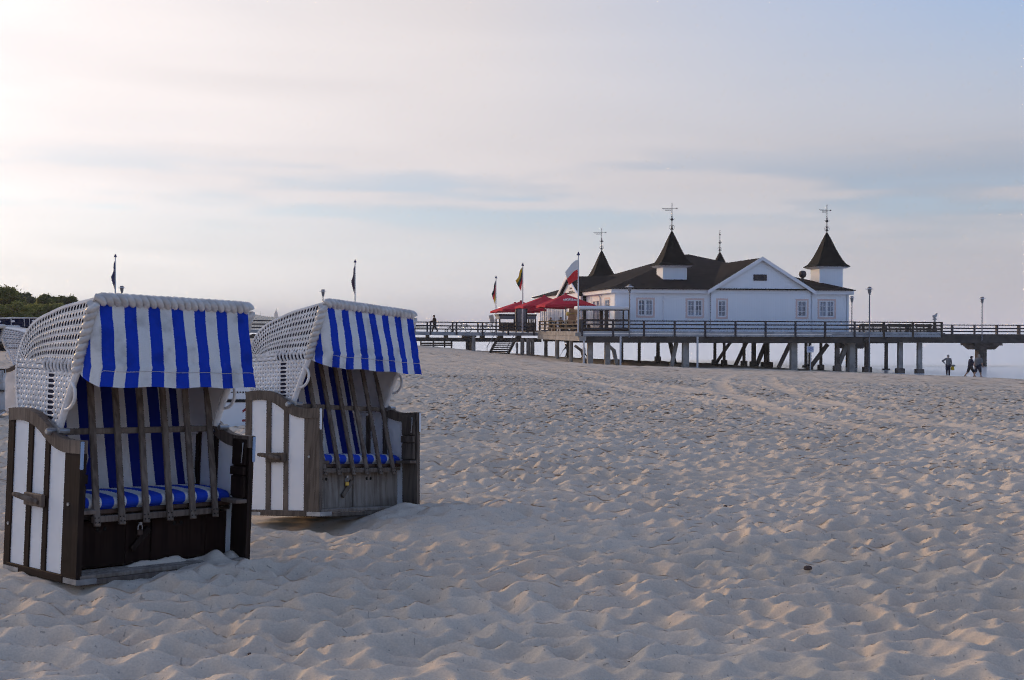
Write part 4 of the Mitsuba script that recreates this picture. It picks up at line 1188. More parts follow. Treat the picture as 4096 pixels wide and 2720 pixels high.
for i, (u, v, lb) in enumerate(((29.0, 1.6, 'left'), (31.8, 1.7, 'middle'), (34.2, 1.6, 'right'))):
    k = thing('deck_bench', f'brown slatted bench behind the end railing of the platform, {lb} of three', 'bench', None)
    w = 1.25 if i < 2 else 0.85
    for j in range(4):
        part(k, 'back_slat', pbar((u - w, v + 0.06 * j - 0.2, 4.20 + 0.17 * j), (u + w, v + 0.06 * j - 0.2, 4.20 + 0.17 * j), 0.03, 0.12), 'brown_rail')
    for j in range(4):
        part(k, 'seat_slat', pbar((u - w, v + 0.2 + 0.14 * j, 4.36), (u + w, v + 0.2 + 0.14 * j, 4.36), 0.11, 0.04), 'brown_rail')
    for du in (-w * 0.85, 0, w * 0.85):
        part(k, 'frame', pbar((u + du, v - 0.25, 3.92), (u + du, v + 0.02, 4.8), 0.10, 0.10), 'brown_rail')
        part(k, 'leg', pb(u + du - 0.05, u + du + 0.05, v + 0.6, v + 0.7, 3.92, 4.33), 'brown_rail')
TS = thing('coin_telescope', 'coin telescope on a flared pillar at the right end of the platform', 'telescope')
part(TS, 'pillar', fixed(MB().lathe([(0, 3.92), (0.34, 3.92), (0.24, 4.1), (0.17, 4.5), (0.15, 5.0), (0, 5.0)], (35.2, 1.2, 0), 10).mesh(pier)), 'brown_rail', 50)
part(TS, 'neck', fixed(MB().lathe([(0, 5.0), (0.09, 5.0), (0.09, 5.15), (0.20, 5.22), (0.20, 5.30), (0.09, 5.36), (0.08, 5.46), (0, 5.46)], (35.2, 1.2, 0), 10).mesh(pier)), 'dull_metal', 50)
part(TS, 'eyepiece_head', MB().tube([(35.02, 1.2, 5.50), (35.30, 1.2, 5.60), (35.42, 1.2, 5.84)], [0.13, 0.15, 0.07], 8).mesh(pier), 'dull_metal', 50)


def lamp(u, v, z0, z1, label):
    k = thing('street_lamp', label, 'street lamp')
    part(k, 'pole', MB().tube([(u, v, z0), (u, v, z1 - 0.55)], [0.075, 0.05], 8).mesh(pier), 'grey_iron', True)
    part(k, 'lantern', fixed(MB().lathe([(0, -0.60), (0.12, -0.58), (0.10, -0.50), (0.14, -0.42), (0.19, -0.12), (0.20, 0.02), (0.17, 0.14), (0, 0.16)], (u, v, z1 - 0.16), 12).mesh(pier)), 'grey_iron', 50)
    part(k, 'shade', fixed(MB().lathe([(0, -0.02), (0.40, -0.06), (0.40, -0.03), (0.1, 0.05), (0, 0.05)], (u, v, z1 - 0.19), 14).mesh(pier)), 'pole_white', 50)


lamp(27.85, -0.30, 0.1, 8.31, 'tall street lamp rising from the sand before the right end of the platform')
lamp(4.37, -0.25, 3.4, 8.33, 'street lamp at the front railing before the left corner of the restaurant')
lamp(37.0, 26.0, 3.7, 8.05, 'street lamp just to the right of the restaurant wall')
lamp(51.0, 22.15, 3.0, 7.98, 'street lamp on the sea bridge above the mushroom pillar')
lamp(-44.0, 23.0, 4.3, 8.48, 'street lamp showing above the nearest beach chair beside a blue flag')
lamp(-23.3, 23.0, 3.9, 8.28, 'street lamp showing above the second beach chair, left of the plum flag')


def flagpole(u, v, z0, z1, label, cloth):
    k = thing('flagpole', label, 'flagpole')
    part(k, 'pole', MB().tube([(u, v, z0), (u, v, z1 - 0.2)], [0.085, 0.05], 8).mesh(pier), 'pole_white', True)
    part(k, 'finial', fixed(MB().lathe([(0, z1 - 0.22), (0.17, z1 - 0.18), (0.10, z1 - 0.05), (0.03, z1 + 0.12), (0, z1 + 0.14)], (u, v, 0), 8).mesh(pier)), 'flag_blue', 50)
    for m, fn in cloth:
        s, t = np.meshgrid(np.linspace(0, 1, 14), np.linspace(0, 1, 24), indexing='ij')
        P = np.stack(np.broadcast_arrays(*fn(s, t)), -1) + np.array([u, v, 0])
        part(k, 'flag', (pier(P.reshape(-1, 3)), grid(P)[1]), m, True)


def flying(z_top, z_bot, lo, hi):
    """a flag blown to the left and sagging; lo..hi is the band's share of the hoist"""
    def fn(s, t):
        h = lo + (hi - lo) * s
        z = z_top + (z_bot - z_top) * h
        return (-0.06 - (1.22 - 0.40 * h) * t, 0.16 * np.sin(5.5 * t + 1.2 * h) * t, z - (1.15 - 0.65 * h) * t ** 1.4 + 0.05 * np.sin(6 * t) * t)
    return fn


def hanging(z_top, w, length, lo, hi, lean=-0.5):
    """a flag fallen limp along its pole in narrow folds"""
    def fn(s, t):
        h = lo + (hi - lo) * s
        x = lean * w * t ** 0.7 * (1 - 0.72 * h) * (1 + 0.18 * np.sin(7 * t + 3 * h))
        return (x - 0.05 * np.sign(lean), 0.16 * np.cos(10 * t + 3 * h) * t, z_top - length * 0.44 * h - length * 0.56 * t)
    return fn


flagpole(-0.42, 0.1, 3.8, 11.2, 'flagpole with white and red flag flying at the platform corner', [('flag_white', flying(10.6, 8.75, 0, 0.5)), ('flag_red', flying(10.6, 8.75, 0.5, 1.0))])
flagpole(-1.9, 22.6, 3.7, 11.16, 'flagpole with limp yellow, green and red flag before the red parasols', [('flag_yellow', hanging(10.9, 0.75, 2.7, 0, 0.33, -1)), ('flag_green', hanging(10.9, 0.75, 2.7, 0.33, 0.66, -1)), ('flag_red', hanging(10.9, 0.75, 2.7, 0.66, 1.0, -1))])
flagpole(-0.8, 50.0, 3.8, 10.75, 'flagpole with limp black, red and gold flag at the left end of the parasols', [('flag_black', hanging(10.4, 0.55, 3.2, 0, 0.33, -1)), ('flag_red', hanging(10.4, 0.55, 3.2, 0.33, 0.66, -1)), ('flag_yellow', hanging(10.4, 0.55, 3.2, 0.66, 1.0, -1))])
flagpole(-44.7, 23.4, 4.2, 11.66, 'flagpole with limp blue flag above the nearest beach chair', [('flag_blue', hanging(11.3, 0.42, 3.4, 0, 1.0, -1))])
flagpole(-19.9, 23.4, 3.8, 11.36, 'flagpole with limp dark plum flag above the second beach chair', [('flag_plum', hanging(11.1, 0.42, 3.4, 0, 1.0, -1))])

SG = thing('beach_sign', 'small blue and white notice on a thin post in front of the piles', 'sign')
g_ = ground(21.7, -1.0)
part(SG, 'post', MB().tube([(21.7, -1.0, g_ - 0.4), (21.7, -1.0, 2.75)], 0.045, 6).mesh(pier), 'pole_white', True)
part(SG, 'board', pb(21.32, 22.0, -1.10, -1.055, 2.05, 2.62), 'sign_white')
for z, w in ((2.50, 0.26), (2.40, 0.22), (2.30, 0.27), (2.20, 0.18)):
    part(SG, 'print_line', pb(21.66 - w, 21.66 + w, -1.106, -1.1015, z - 0.025, z + 0.025), 'sign_blue')


def bicycle(u, v, z, label, rear_only=False):
    k = thing('bicycle', label, 'bicycle')
    r = 0.34
    for du in (0, 1.12):
        a = np.linspace(0, 2 * np.pi, 28, endpoint=False)
        w = part(k, 'wheel', MB().tube(np.stack([u + du + r * np.cos(a), 0 * a + v, z + r + r * np.sin(a)], -1), 0.034, 5, closed=True).mesh(pier), 'flag_black', True)
        mb = MB()
        for q in np.linspace(0, 2 * np.pi, 10, endpoint=False):
            mb.tube([(u + du, v, z + r), (u + du + r * math.cos(q), v, z + r + r * math.sin(q))], 0.004, 3)
        part(w, 'spokes', mb.mesh(pier), 'grey_iron', stuff=True)
    A, B, C_, D = (u, v, z + r), (u + 0.47, v, z + 0.30), (u + 0.38, v, z + 0.85), (u + 0.98, v, z + 0.86)
    mb = MB()
    for p, q in ((A, B), (A, C_), (B, C_), (B, D), (C_, D), (D, (u + 1.12, v, z + r))):
        mb.tube([p, q], 0.030, 5)
    part(k, 'frame', mb.mesh(pier), 'iron')
    part(k, 'saddle', pb(u + 0.25, u + 0.50, v - 0.08, v + 0.08, z + 0.93, z + 1.0, 0.02), 'flag_black')
    part(k, 'seat_post', MB().tube([C_, (u + 0.37, v, z + 0.93)], 0.018, 5).mesh(pier), 'iron')
    part(k, 'handlebar', MB().tube([D, (u + 0.95, v, z + 1.08), (u + 0.95, v - 0.25, z + 1.10), (u + 0.80, v - 0.27, z + 1.08)], 0.02, 5).mesh(pier), 'iron')
    part(k, 'rack', pb(u - 0.25, u + 0.30, v - 0.09, v + 0.09, z + 0.74, z + 0.77), 'iron')


bicycle(-8.75, 24.1, 3.75, 'bicycle parked behind the walkway railing, left of two')
bicycle(-6.0, 24.2, 3.75, 'bicycle parked behind the walkway railing, next to the kiosk terrace')
PC = thing('push_chair', 'small wheeled pushchair parked beside the left bicycle', 'pushchair')
for u in (-10.0, -9.35):
    a = np.linspace(0, 2 * np.pi, 18, endpoint=False)
    for v in (24.0, 24.5):
        part(PC, 'wheel', MB().tube(np.stack([u + 0.15 * np.cos(a), 0 * a + v, 3.92 + 0.15 * np.sin(a)], -1), 0.025, 5, closed=True).mesh(pier), 'flag_black', True)
mb = MB()
for v in (24.0, 24.5):
    mb.tube([(-10.0, v, 3.92), (-9.6, v, 4.3), (-9.1, v, 4.75)], 0.018, 5); mb.tube([(-9.35, v, 3.92), (-9.75, v, 4.45)], 0.018, 5)
mb.tube([(-9.1, 24.0, 4.75), (-9.1, 24.5, 4.75)], 0.018, 5)
part(PC, 'frame', mb.mesh(pier), 'iron')
part(PC, 'seat', pbar((-9.9, 24.25, 4.28), (-9.5, 24.25, 4.24), 0.42, 0.05), 'flag_black')
GB = thing('beach_groyne_bench', 'low dark bench on the sand seen beneath the walkway', 'bench')
g_ = ground(-10.6, 34)
for z in (0.30, 0.52):
    part(GB, 'plank', pb(-11.9, -8.2, 34.0, 34.08, g_ + z - 0.09, g_ + z + 0.09), 'brown_rail')
for u in (-11.85, -10.4, -9.1, -8.3):
    part(GB, 'post', pb(u - 0.08, u + 0.08, 34.09, 34.25, g_ - 0.2, g_ + 0.75), 'brown_rail')

# ------------------------------------------------------------------ people
mat('skin', (0.38, 0.21, 0.145), 0.6)
for nm, c in (('cloth_grey', (0.16, 0.165, 0.18)), ('cloth_pale', (0.32, 0.33, 0.36)), ('cloth_navy', (0.018, 0.020, 0.045)), ('cloth_dark', (0.015, 0.015, 0.022)), ('cloth_brown', (0.070, 0.038, 0.022)),
              ('cloth_cyan', (0.14, 0.26, 0.30)), ('hair_grey', (0.30, 0.27, 0.25)), ('hair_dark', (0.020, 0.015, 0.012)), ('hair_red', (0.22, 0.06, 0.03)), ('bag_yellow', (0.55, 0.38, 0.03))):
    mat(nm, c, 0.85, spec=0.2)
_ico = trimesh.creation.icosphere(subdivisions=1).vertices


def blend(bones, fine=0.05, it=6):
    """bones (p0, r0, p1, r1) hulled one by one, joined and smoothed into one skin"""
    ms = [Manifold.hull_points(np.vstack([np.asarray(a) + _ico * ra, np.asarray(b) + _ico * rb])) for a, ra, b, rb in bones]
    m = ms[0]
    for x in ms[1:]:
        m = m + x
    m = m.refine_to_length(fine).to_mesh()
    t = trimesh.Trimesh(m.vert_properties[:, :3], m.tri_verts)
    trimesh.smoothing.filter_taubin(t, iterations=it)
    return np.array(t.vertices), np.array(t.faces)


def person(label, pos, face, shirt, legs, hair, size=1.0, stout=1.0, step=0.0, lean=0.0, arms=((0.0, 0.1), (0.0, 0.1)), hip_l=False, short=False, sit=False, cap=False):
    """standing, walking or seated figure; face: compass angle in degrees (0 looks away, 90 to the right); arms: swing forward and elbow bend, left and right"""
    key = thing('person', label, 'person')
    s = stout
    up = np.array([0, math.sin(lean), math.cos(lean)])
    pel = np.array([0, 0, 0.93]) if not sit else np.array([0, 0, 0.50])
    chest, neck = pel + up * 0.36, pel + up * 0.56
    head = neck + up * 0.15 + [0, 0.03, 0]
    B, S_, L_ = [], [], []
    B += [(pel, 0.13 * s, chest, 0.145 * s), (chest, 0.13 * s, neck, 0.06), (neck, 0.055, head, 0.06), (head + [0, -0.01, 0.03], 0.095, head + [0, 0.015, -0.04], 0.075), (head + [0, 0.08, -0.01], 0.018, head + [0, 0.075, -0.025], 0.02)]
    S_ += [(pel + [0, 0, 0.0], 0.150 * s, chest, 0.165 * s), (chest, 0.165 * s, neck - up * 0.06, 0.085)]
    for i, sd in enumerate((-1, 1)):
        sh = chest + up * 0.13 + np.array([sd * 0.185 * (0.5 + 0.5 * s), 0, 0])
        sw, el = arms[i]
        if hip_l and sd < 0:
            e, wr = sh + [-0.26, -0.02, -0.16], sh + [-0.07, 0.05, -0.36]
        else:
            e = sh + np.array([sd * 0.06, math.sin(sw) * 0.29, -math.cos(sw) * 0.29])
            wr = e + np.array([0, math.sin(sw + el) * 0.25, -math.cos(sw + el) * 0.25])
        d = (wr - e) / np.linalg.norm(wr - e)
        B += [(chest + up * 0.12, 0.09, sh, 0.062), (sh, 0.060 * s, e, 0.046 * s), (e, 0.045 * s, wr, 0.030), (wr, 0.030, wr + d * 0.07, 0.034)]
        for q, ln in zip((-0.024, -0.008, 0.008, 0.024), (0.065, 0.075, 0.072, 0.055)):
            B.append((wr + d * 0.07 + np.array([0, q, 0]), 0.010, wr + d * (0.09 + ln) + np.array([-sd * 0.02, q * 1.2, 0]), 0.009))
        B.append((wr + d * 0.03 + np.array([0, 0.03, 0]), 0.012, wr + d * 0.07 + np.array([0, 0.062, 0]), 0.010))
        S_ += [(chest + up * 0.11, 0.11 * s, sh, 0.080 * s), (sh, 0.078 * s, sh + (e - sh) * (0.75 if short else 1.0), 0.066 * s)]
        if not short:
            S_.append((e, 0.062 * s, e + (wr - e) * 0.9, 0.046))
        hip = pel + np.array([sd * 0.09 * s, 0, -0.02])
        if sit:
            kn = hip + np.array([0, 0.42, 0.0]); an = kn + np.array([0, 0.0, -0.42])
        else:
            st = step * sd
            kn = hip + np.array([0, math.sin(st) * 0.43 + 0.03, -math.cos(st) * 0.43])
            st2 = st - abs(step) * (0.5 if sd * step < 0 else 0.05)
            an = kn + np.array([0, math.sin(st2) * 0.41 - 0.03, -math.cos(st2) * 0.41])
        B += [(hip, 0.095 * s, kn, 0.06 * s), (kn, 0.058 * s, an, 0.038), (an, 0.042, an + [0, 0.14, -0.045], 0.032), (an, 0.04, an + [0, -0.05, -0.045], 0.03)]
        L_ += [(pel + [0, 0, -0.02], 0.150 * s, hip, 0.115 * s), (hip, 0.115 * s, kn, 0.082 * s)]
        if not short:
            L_.append((kn, 0.078 * s, an + [0, 0, 0.03], 0.058))
    low = min(min(a[2] - ra, b[2] - rb) for a, ra, b, rb in B)
    c, n_ = math.cos(math.radians(-face)), math.sin(math.radians(-face))
    Rz = np.array([[c, -n_, 0], [n_, c, 0], [0, 0, 1]])

    def put(m):
        v, f = m
        return ((v - [0, 0, low if not sit else 0.0]) * size) @ Rz.T + np.asarray(pos), f
    whole(key, put(blend(B, 0.04)), 'skin', True)
    part(key, 'shirt', put(blend(S_)), shirt, True)
    part(key, 'trousers' if not short else 'shorts', put(blend(L_)), legs, True)
    hb = [(head + [0, -0.02, 0.045], 0.102, head + [0, -0.035, -0.01], 0.092)]
    if cap:
        hb += [(head + [0, 0.06, 0.065], 0.04, head + [0, 0.15, 0.055], 0.03)]
    part(key, 'cap' if cap else 'hair', put(blend(hb, 0.04, 3)), hair, True)
    return key


def on_sand(u, v):
    p = pier([u, v, 0]); return np.array([p[0], p[1], ground(u, v)])


def on_deck(u, v, z):
    p = pier([u, v, z]); return p


WM = person('woman in grey shirt and dark trousers standing with one hand on hip by the water', on_sand(30.12, -12) + [0, 0, -0.01], 10, 'cloth_grey', 'cloth_navy', 'hair_grey', 1.06, 1.08, 0.06, 0, ((0, 0), (0.1, 0.4)), hip_l=True)
hb_ = thing('beach_bag', 'yellow bag with grey hat held by the standing woman by the water', 'bag')
q_ = on_sand(30.12, -12) + np.array([0.40, 0.05, 0.0])
part(hb_, 'bag', fixed(MB().lathe([(0, 0.52), (0.11, 0.52), (0.17, 0.56), (0.13, 0.80), (0.05, 0.90), (0, 0.90)], q_, 10).mesh()), 'bag_yellow', 40)
part(hb_, 'hat', fixed(MB().lathe([(0, 0.85), (0.19, 0.93), (0.20, 0.98), (0.12, 1.02), (0, 1.06)], q_ + [0.06, 0, -0.03], 12).mesh()), 'cloth_grey', 40)
person('walking person in navy vest, cropped trousers and cap on the sand', on_sand(32.2, -12), 80, 'cloth_navy', 'cloth_dark', 'cloth_navy', 1.09, 1.25, 0.42, 0.10, ((-0.15, 0.2), (0.25, 0.2)), short=True, cap=True)
person('heavy man in grey shirt and dark shorts walking in front of the pillar', on_sand(33.15, -11.5), 60, 'cloth_grey', 'cloth_navy', 'hair_grey', 1.17, 1.36, 0.28, 0.16, ((-0.2, 0.2), (0.15, 0.3)), short=True)
person('man in brown jacket walking along the walkway beside the bicycles', on_deck(-11.2, 25.0, 3.76), -85, 'cloth_brown', 'cloth_dark', 'hair_dark', 1.08, 1.22, 0.30, 0.08, ((0.3, 1.2), (0.3, 1.2)))
person('person in pale clothes half hidden behind the second beach chair on the walkway', on_deck(-13.55, 24.6, 3.76), 40, 'cloth_pale', 'cloth_pale', 'hair_dark', 1.02, 1.05, 0.20)
person('red haired person in grey top on the walkway before the dune trees', on_deck(-55.2, 25.0, walk_z(-55.2)), 100, 'cloth_grey', 'cloth_dark', 'hair_red', 1.0, 1.1)
person('tall person in dark jacket behind the red haired one', on_deck(-55.0, 26.0, walk_z(-55.0)), 100, 'cloth_navy', 'cloth_dark', 'hair_dark', 1.10, 1.1)
person('person standing on the sand just right of the wooden stairs', on_sand(-3.5, 16.5), 95, 'cloth_grey', 'cloth_grey', 'hair_dark', 0.88, 1.0, 0.1)
P2 = person('bent person in blue walking left with a stick beyond the piles', on_sand(4.6, 30.0), -80, 'cloth_navy', 'cloth_navy', 'hair_grey', 0.92, 1.15, 0.4, 0.42, ((0.6, 0.2), (0.7, 0.1)))
q_ = on_sand(4.6, 30.0)
sk = thing('walking_stick', 'walking stick held by the bent person in blue', 'stick')
whole(sk, MB().tube([q_ + [-0.55, 0, 0.75], q_ + [-0.95, 0, 0.12]], 0.02, 5).mesh(), 'dark_wood')
person('dark figure half hidden by the white pipe beyond the piles', on_sand(6.5, 30.0), -80, 'cloth_navy', 'cloth_navy', 'hair_dark', 0.92, 1.1, 0.4, 0.15)
for u, v, lab, sh, hr in ((-0.75 + 1.5, 20.2, 'diner in teal shirt on the terrace by the grey column', 'cloth_cyan', 'hair_grey'), (0.75, 14.6, 'diner in dark jacket on the terrace, second from the left', 'cloth_dark', 'hair_dark'),
                          (1.0, 11.6, 'diner in grey on the terrace under the emblem parasol', 'cloth_grey', 'hair_dark'), (1.2, 9.9, 'diner in brown on the terrace nearest the copper board', 'cloth_brown', 'hair_dark')):
    person(lab, on_deck(u, v, 3.98), 150, sh, 'cloth_dark', hr, 1.05, 1.1, sit=True, arms=((0.7, 0.8), (0.7, 0.8)))
    k = thing('terrace_stool', f'dark bench seat under the {lab}', 'seat')
    part(k, 'seat', pb(u - 0.28, u + 0.28, v - 0.28, v + 0.28, 4.28, 4.34), 'dark_wood')
    for a in (-0.22, 0.22):
        for b in (-0.22, 0.22):
            part(k, 'leg', pb(u + a - 0.03, u + a + 0.03, v + b - 0.03, v + b + 0.03, 3.92, 4.275), 'dark_wood')
for u, v in ((1.5, 13.0), (1.9, 8.6), (1.4, 18.6)):
    k = thing('terrace_table', f'wooden terrace table with slatted side panel, {"nearest" if v < 9 else "middle" if v < 14 else "farthest"} of three', 'table')
    part(k, 'top', pb(u - 0.6, u + 0.6, v - 0.6, v + 0.6, 4.62, 4.68), 'pale_board')
    for a in (-0.5, 0.5):
        part(k, 'leg', pb(u + a - 0.06, u + a + 0.06, v - 0.5, v + 0.5, 3.92, 4.615), 'dark_wood')

# ------------------------------------------------------------------ beach chairs farther off
def stand(x, y, yaw, tilt=0.0):
    return np.array([x, y, float(smooth_ground(np.array([x]), np.array([y]))[0]) + 0.03]), Rot.from_euler('zx', [yaw, tilt], degrees=True).as_matrix()


WHITE = {'T1': 'wicker', 'T1b': 'grey_timber', 'T2': 'white_panel', 'T3': 'wicker', 'T4': 'grey_timber', 'bumper': 'white_plastic', 'LK': 'dull_metal', 'BK': 'navy_canvas', 'awning_canvas': 'navy_canvas', 'seat_canvas': 'navy_canvas', 'white_panel': 'wicker', 'liner_cloth': 'flag_blue'}
NAVY = {'T1': 'dark_timber', 'T1b': 'dark_timber', 'T2': 'dark_timber', 'T3': 'dark_timber', 'T4': 'dark_timber', 'bumper': 'white_plastic', 'LK': 'dull_metal', 'BK': 'navy_canvas', 'awning_canvas': 'navy_canvas', 'seat_canvas': 'navy_canvas', 'liner_cloth': 'navy_canvas'}
place_chair('beach_chair', 'all white wicker beach chair at the left edge, turned towards the left', stand(-9.72, 27.2, -90), WHITE, skip=('awning', 'grille'))
place_chair('beach_chair', 'all white wicker beach chair cut off by the left edge of the picture', stand(-9.16, 25.3, 104), WHITE, skip=('awning', 'grille'))
for i, (x, y, w) in enumerate(((-24.75, 68, 'nearest, leftmost'), (-25.5, 72, 'second'), (-26.6, 76, 'third'), (-27.15, 80, 'fourth, rightmost'))):
    k = place_chair('beach_chair', f'beach chair with navy canopy and white rim in the row before the trees, {w}', stand(x, y, 22), NAVY, 'navy beach chairs in a row', skip=('hood__upper', 'hood__lower', 'hood__loop'))
    o, R = stand(x, y, 22)
    v, f = MB().lathe([(0, 0), (0.07, 0.0)], n=10).mesh()
    part(k, 'emblem', ((v[:, [0, 2, 1]] * [1.5, 1, 0.8] + [0.0, -0.035, 1.42]) @ R.T + o, f), 'print_white')

CV = thing('covered_chair', 'white covered beach chair with dark red number 1, glimpsed between the two near chairs', 'beach chair')
o = np.array([-4.15, 21.7, float(smooth_ground(np.array([-4.15]), np.array([21.7]))[0])])
Rc = Rot.from_euler('z', 8, degrees=True).as_matrix()


def cvp(v):
    return np.asarray(v, float) @ Rc.T + o


part(CV, 'lower_panel', MB().box((0, 0.0, 0.18), (1.30, 0.05, 0.42), b=0.015).mesh(cvp), 'white_plastic')
part(CV, 'trim_rail', MB().box((0, -0.005, 0.405), (1.32, 0.07, 0.035)).mesh(cvp), 'flag_black')
part(CV, 'upper_panel', MB().box((0, 0.0, 0.54), (1.30, 0.05, 0.235), b=0.01).mesh(cvp), 'white_plastic')
part(CV, 'body', MB().box((0, 0.45, 0.35), (1.28, 0.80, 0.70)).mesh(cvp), 'white_plastic')
mb = MB(); mb.prism([(0.0, 0.66)] + [(0.42 - 0.42 * math.cos(a), 0.66 + 0.56 * math.sin(a)) for a in np.linspace(0.15, math.pi - 0.15, 14)] + [(0.84, 0.66)], lambda a, b, t: (t, a, b), -0.63, 0.63)
part(CV, 'cover', fixed(mb.mesh(cvp)), 'white_plastic', 40)
tm = meshkit.text_mesh('1', 0.20, 0.004, True)
tv = np.array(tm.vertices); tv = np.stack([tv[:, 0] - 0.03, -0.026 - tv[:, 2], tv[:, 1] + 0.09], 1)
part(CV, 'number', fixed((cvp(tv), np.array(tm.faces))), 'brick_red', label='dark red number 1')
mb = MB()
for i in range(11):
    mb.box((-0.28 + 0.042 * i, -0.0265, 0.535), (0.026, 0.003, 0.028 if i % 3 else 0.018))
part(CV, 'small_lettering', mb.mesh(cvp), 'flag_black', stuff=True)

# ------------------------------------------------------------------ trees and shrubs on the dune
def leaf_tex(a, b):
    return mikit.proc(lambda p, n, uv: mikit.mix(a, b, dr.clip(0.6 * mikit.noise(p.x * 1.3, p.y * 1.3, p.z * 1.3) + 0.5 * mikit.noise(p.x * 9, p.y * 9, p.z * 9), 0, 1)))


mat('bark', (0.060, 0.048, 0.040), 0.9)


def leaf(name, tex):
    scene[name] = {'type': 'principledthin', 'base_color': tex, 'roughness': 0.7, 'diff_trans': 1.2}


leaf('leaf_dark', leaf_tex((0.105, 0.122, 0.038), (0.190, 0.205, 0.072)))
leaf('leaf_mid', leaf_tex((0.160, 0.180, 0.050), (0.290, 0.300, 0.105)))
leaf('leaf_grey', leaf_tex((0.075, 0.095, 0.055), (0.150, 0.175, 0.095)))


def tree(name, label, x, y, top, width, m, seed, leaves=2600, leaf=0.26, lobes=9, trunk=True, squat=0.6):
    """tapered trunk with limbs, crown of many small leaves clumped in lobes"""
    rng = np.random.default_rng(seed)
    g = float(smooth_ground(np.array([x]), np.array([y]))[0])
    h = top - g
    k = thing(name, label, 'tree' if trunk else 'shrub')
    cs = []
    for i in range(lobes):
        a = rng.uniform(0, 2 * np.pi); r = width / 2 * rng.uniform(0.15, 0.85)
        zc = g + h * (0.30 + 0.55 * rng.uniform()) if i else top - 0.16 * h
        cs.append((x + r * np.cos(a) * (1 if i else 0.2), y + r * np.sin(a), zc, width * rng.uniform(0.14, 0.26), h * rng.uniform(0.11, 0.20)))
    mb = MB()
    mb.tube([(x, y, g - 0.3), (x + 0.1 * h * rng.uniform(-1, 1) * 0.3, y, g + h * 0.35), (x + cs[0][0] * 0 + rng.uniform(-.2, .2), y, g + h * 0.75)], [0.035 * h + 0.03, 0.024 * h + 0.02, 0.01 * h], 7)
    for c in cs:
        mb.tube([(x, y, g + h * 0.25), ((x + c[0]) / 2, (y + c[1]) / 2, (g + h * 0.3 + c[2]) / 2), c[:3]], [0.016 * h + 0.01, 0.010 * h, 0.004 * h], 5)
    part(k, 'trunk' if trunk else 'stems', mb.mesh(), 'bark', True)
    n = leaves // lobes
    P, N = [], []
    for c in cs:
        d = rng.normal(size=(n, 3)); d /= np.linalg.norm(d, axis=1, keepdims=True)
        d[:, 2] = np.where(d[:, 2] < -0.4, -d[:, 2], d[:, 2])
        r = rng.uniform(0.45, 1.0, n) ** 0.5 * (1 + 0.25 * rng.normal(size=n) * (rng.uniform(size=n) < 0.3))
        P.append(np.array(c[:3]) + d * r[:, None] * [c[3], c[3], c[4]]); N.append(d)
    P, N = np.vstack(P), np.vstack(N)
    N = N + 0.8 * rng.normal(size=N.shape); N /= np.linalg.norm(N, axis=1, keepdims=True)
    t = np.cross(N, rng.normal(size=N.shape)); t /= np.linalg.norm(t, axis=1, keepdims=True); b = np.cross(N, t)
    s = (leaf * rng.uniform(0.6, 1.3, len(P)))[:, None]
    V = np.stack([P - t * s * 0.5, P + b * s * 0.32, P + t * s * 0.5 + N * s * 0.12, P - b * s * 0.32], 1).reshape(-1, 3)
    part(k, 'crown', (V, np.arange(len(P) * 4).reshape(-1, 4)), m, stuff=True)
    return k


def at(px, y):
    return (px - 2048) / 5640 * y


def top_at(py, y):
    return EYE + (1302 - py) / 5640 * y


spec = [('broad_tree', 'dark broad tree cut off by the left edge', -30, 126, 1128, 4.5, 'leaf_dark', 5200, .24), ('broad_tree', 'dark round tree second from the left edge', 40, 128, 1158, 3.6, 'leaf_dark', 5200, .22),
        ('far_tree', 'slender grey green tree showing beyond the dark round tree', 88, 182, 1168, 2.6, 'leaf_grey', 2600, .26), ('dune_shrub', 'bright green shrub below the dark round tree', 62, 121, 1205, 3.0, 'leaf_mid', 4200, .18),
        ('dune_shrub', 'bright green shrub in the lower left before the dark trees', 5, 121, 1215, 3.2, 'leaf_mid', 4200, .18), ('far_tree', 'grey green tree left of the treeline hollow', 140, 175, 1186, 3.6, 'leaf_grey', 3200, .26),
        ('broad_tree', 'round tree at the left of the middle treeline', 160, 165, 1192, 3.4, 'leaf_mid', 3600, .24), ('broad_tree', 'tallest round tree of the middle treeline', 190, 166, 1178, 3.6, 'leaf_dark', 3800, .24),
        ('broad_tree', 'broad tree right of the tallest in the middle treeline', 222, 168, 1186, 3.4, 'leaf_dark', 3600, .24), ('broad_tree', 'second last tree of the middle treeline', 256, 170, 1182, 3.2, 'leaf_dark', 3600, .24),
        ('broad_tree', 'last tree at the right end of the treeline', 285, 170, 1182, 2.8, 'leaf_dark', 3200, .24), ('dune_shrub', 'low shrub sloping away right of the last tree', 318, 168, 1222, 3.4, 'leaf_mid', 3000, .22),
        ('dune_shrub', 'pale green bush behind the two people on the walkway', 120, 138, 1216, 3.6, 'leaf_mid', 4200, .18), ('dune_shrub', 'pale green bush right of the two people', 165, 139, 1218, 3.6, 'leaf_mid', 4200, .18),
        ('dune_shrub', 'light bush in the middle of the low row', 210, 140, 1218, 3.4, 'leaf_mid', 4200, .18), ('dune_shrub', 'light bush in the low row, second from its right end', 250, 141, 1214, 3.4, 'leaf_mid', 4000, .18),
        ('dune_shrub', 'light bush at the right end of the low row', 292, 142, 1222, 3.4, 'leaf_mid', 3800, .18), ('dune_shrub', 'light bush hidden in part by the nearest beach chair', 335, 143, 1236, 3.0, 'leaf_mid', 3000, .18)]
for i, (nm, lab, px, y, py, w, m, n, lf) in enumerate(spec):
    tree(nm, lab, at(px, y), y, top_at(py, y), w, m, 100 + i, n, lf, 10, nm != 'dune_shrub')

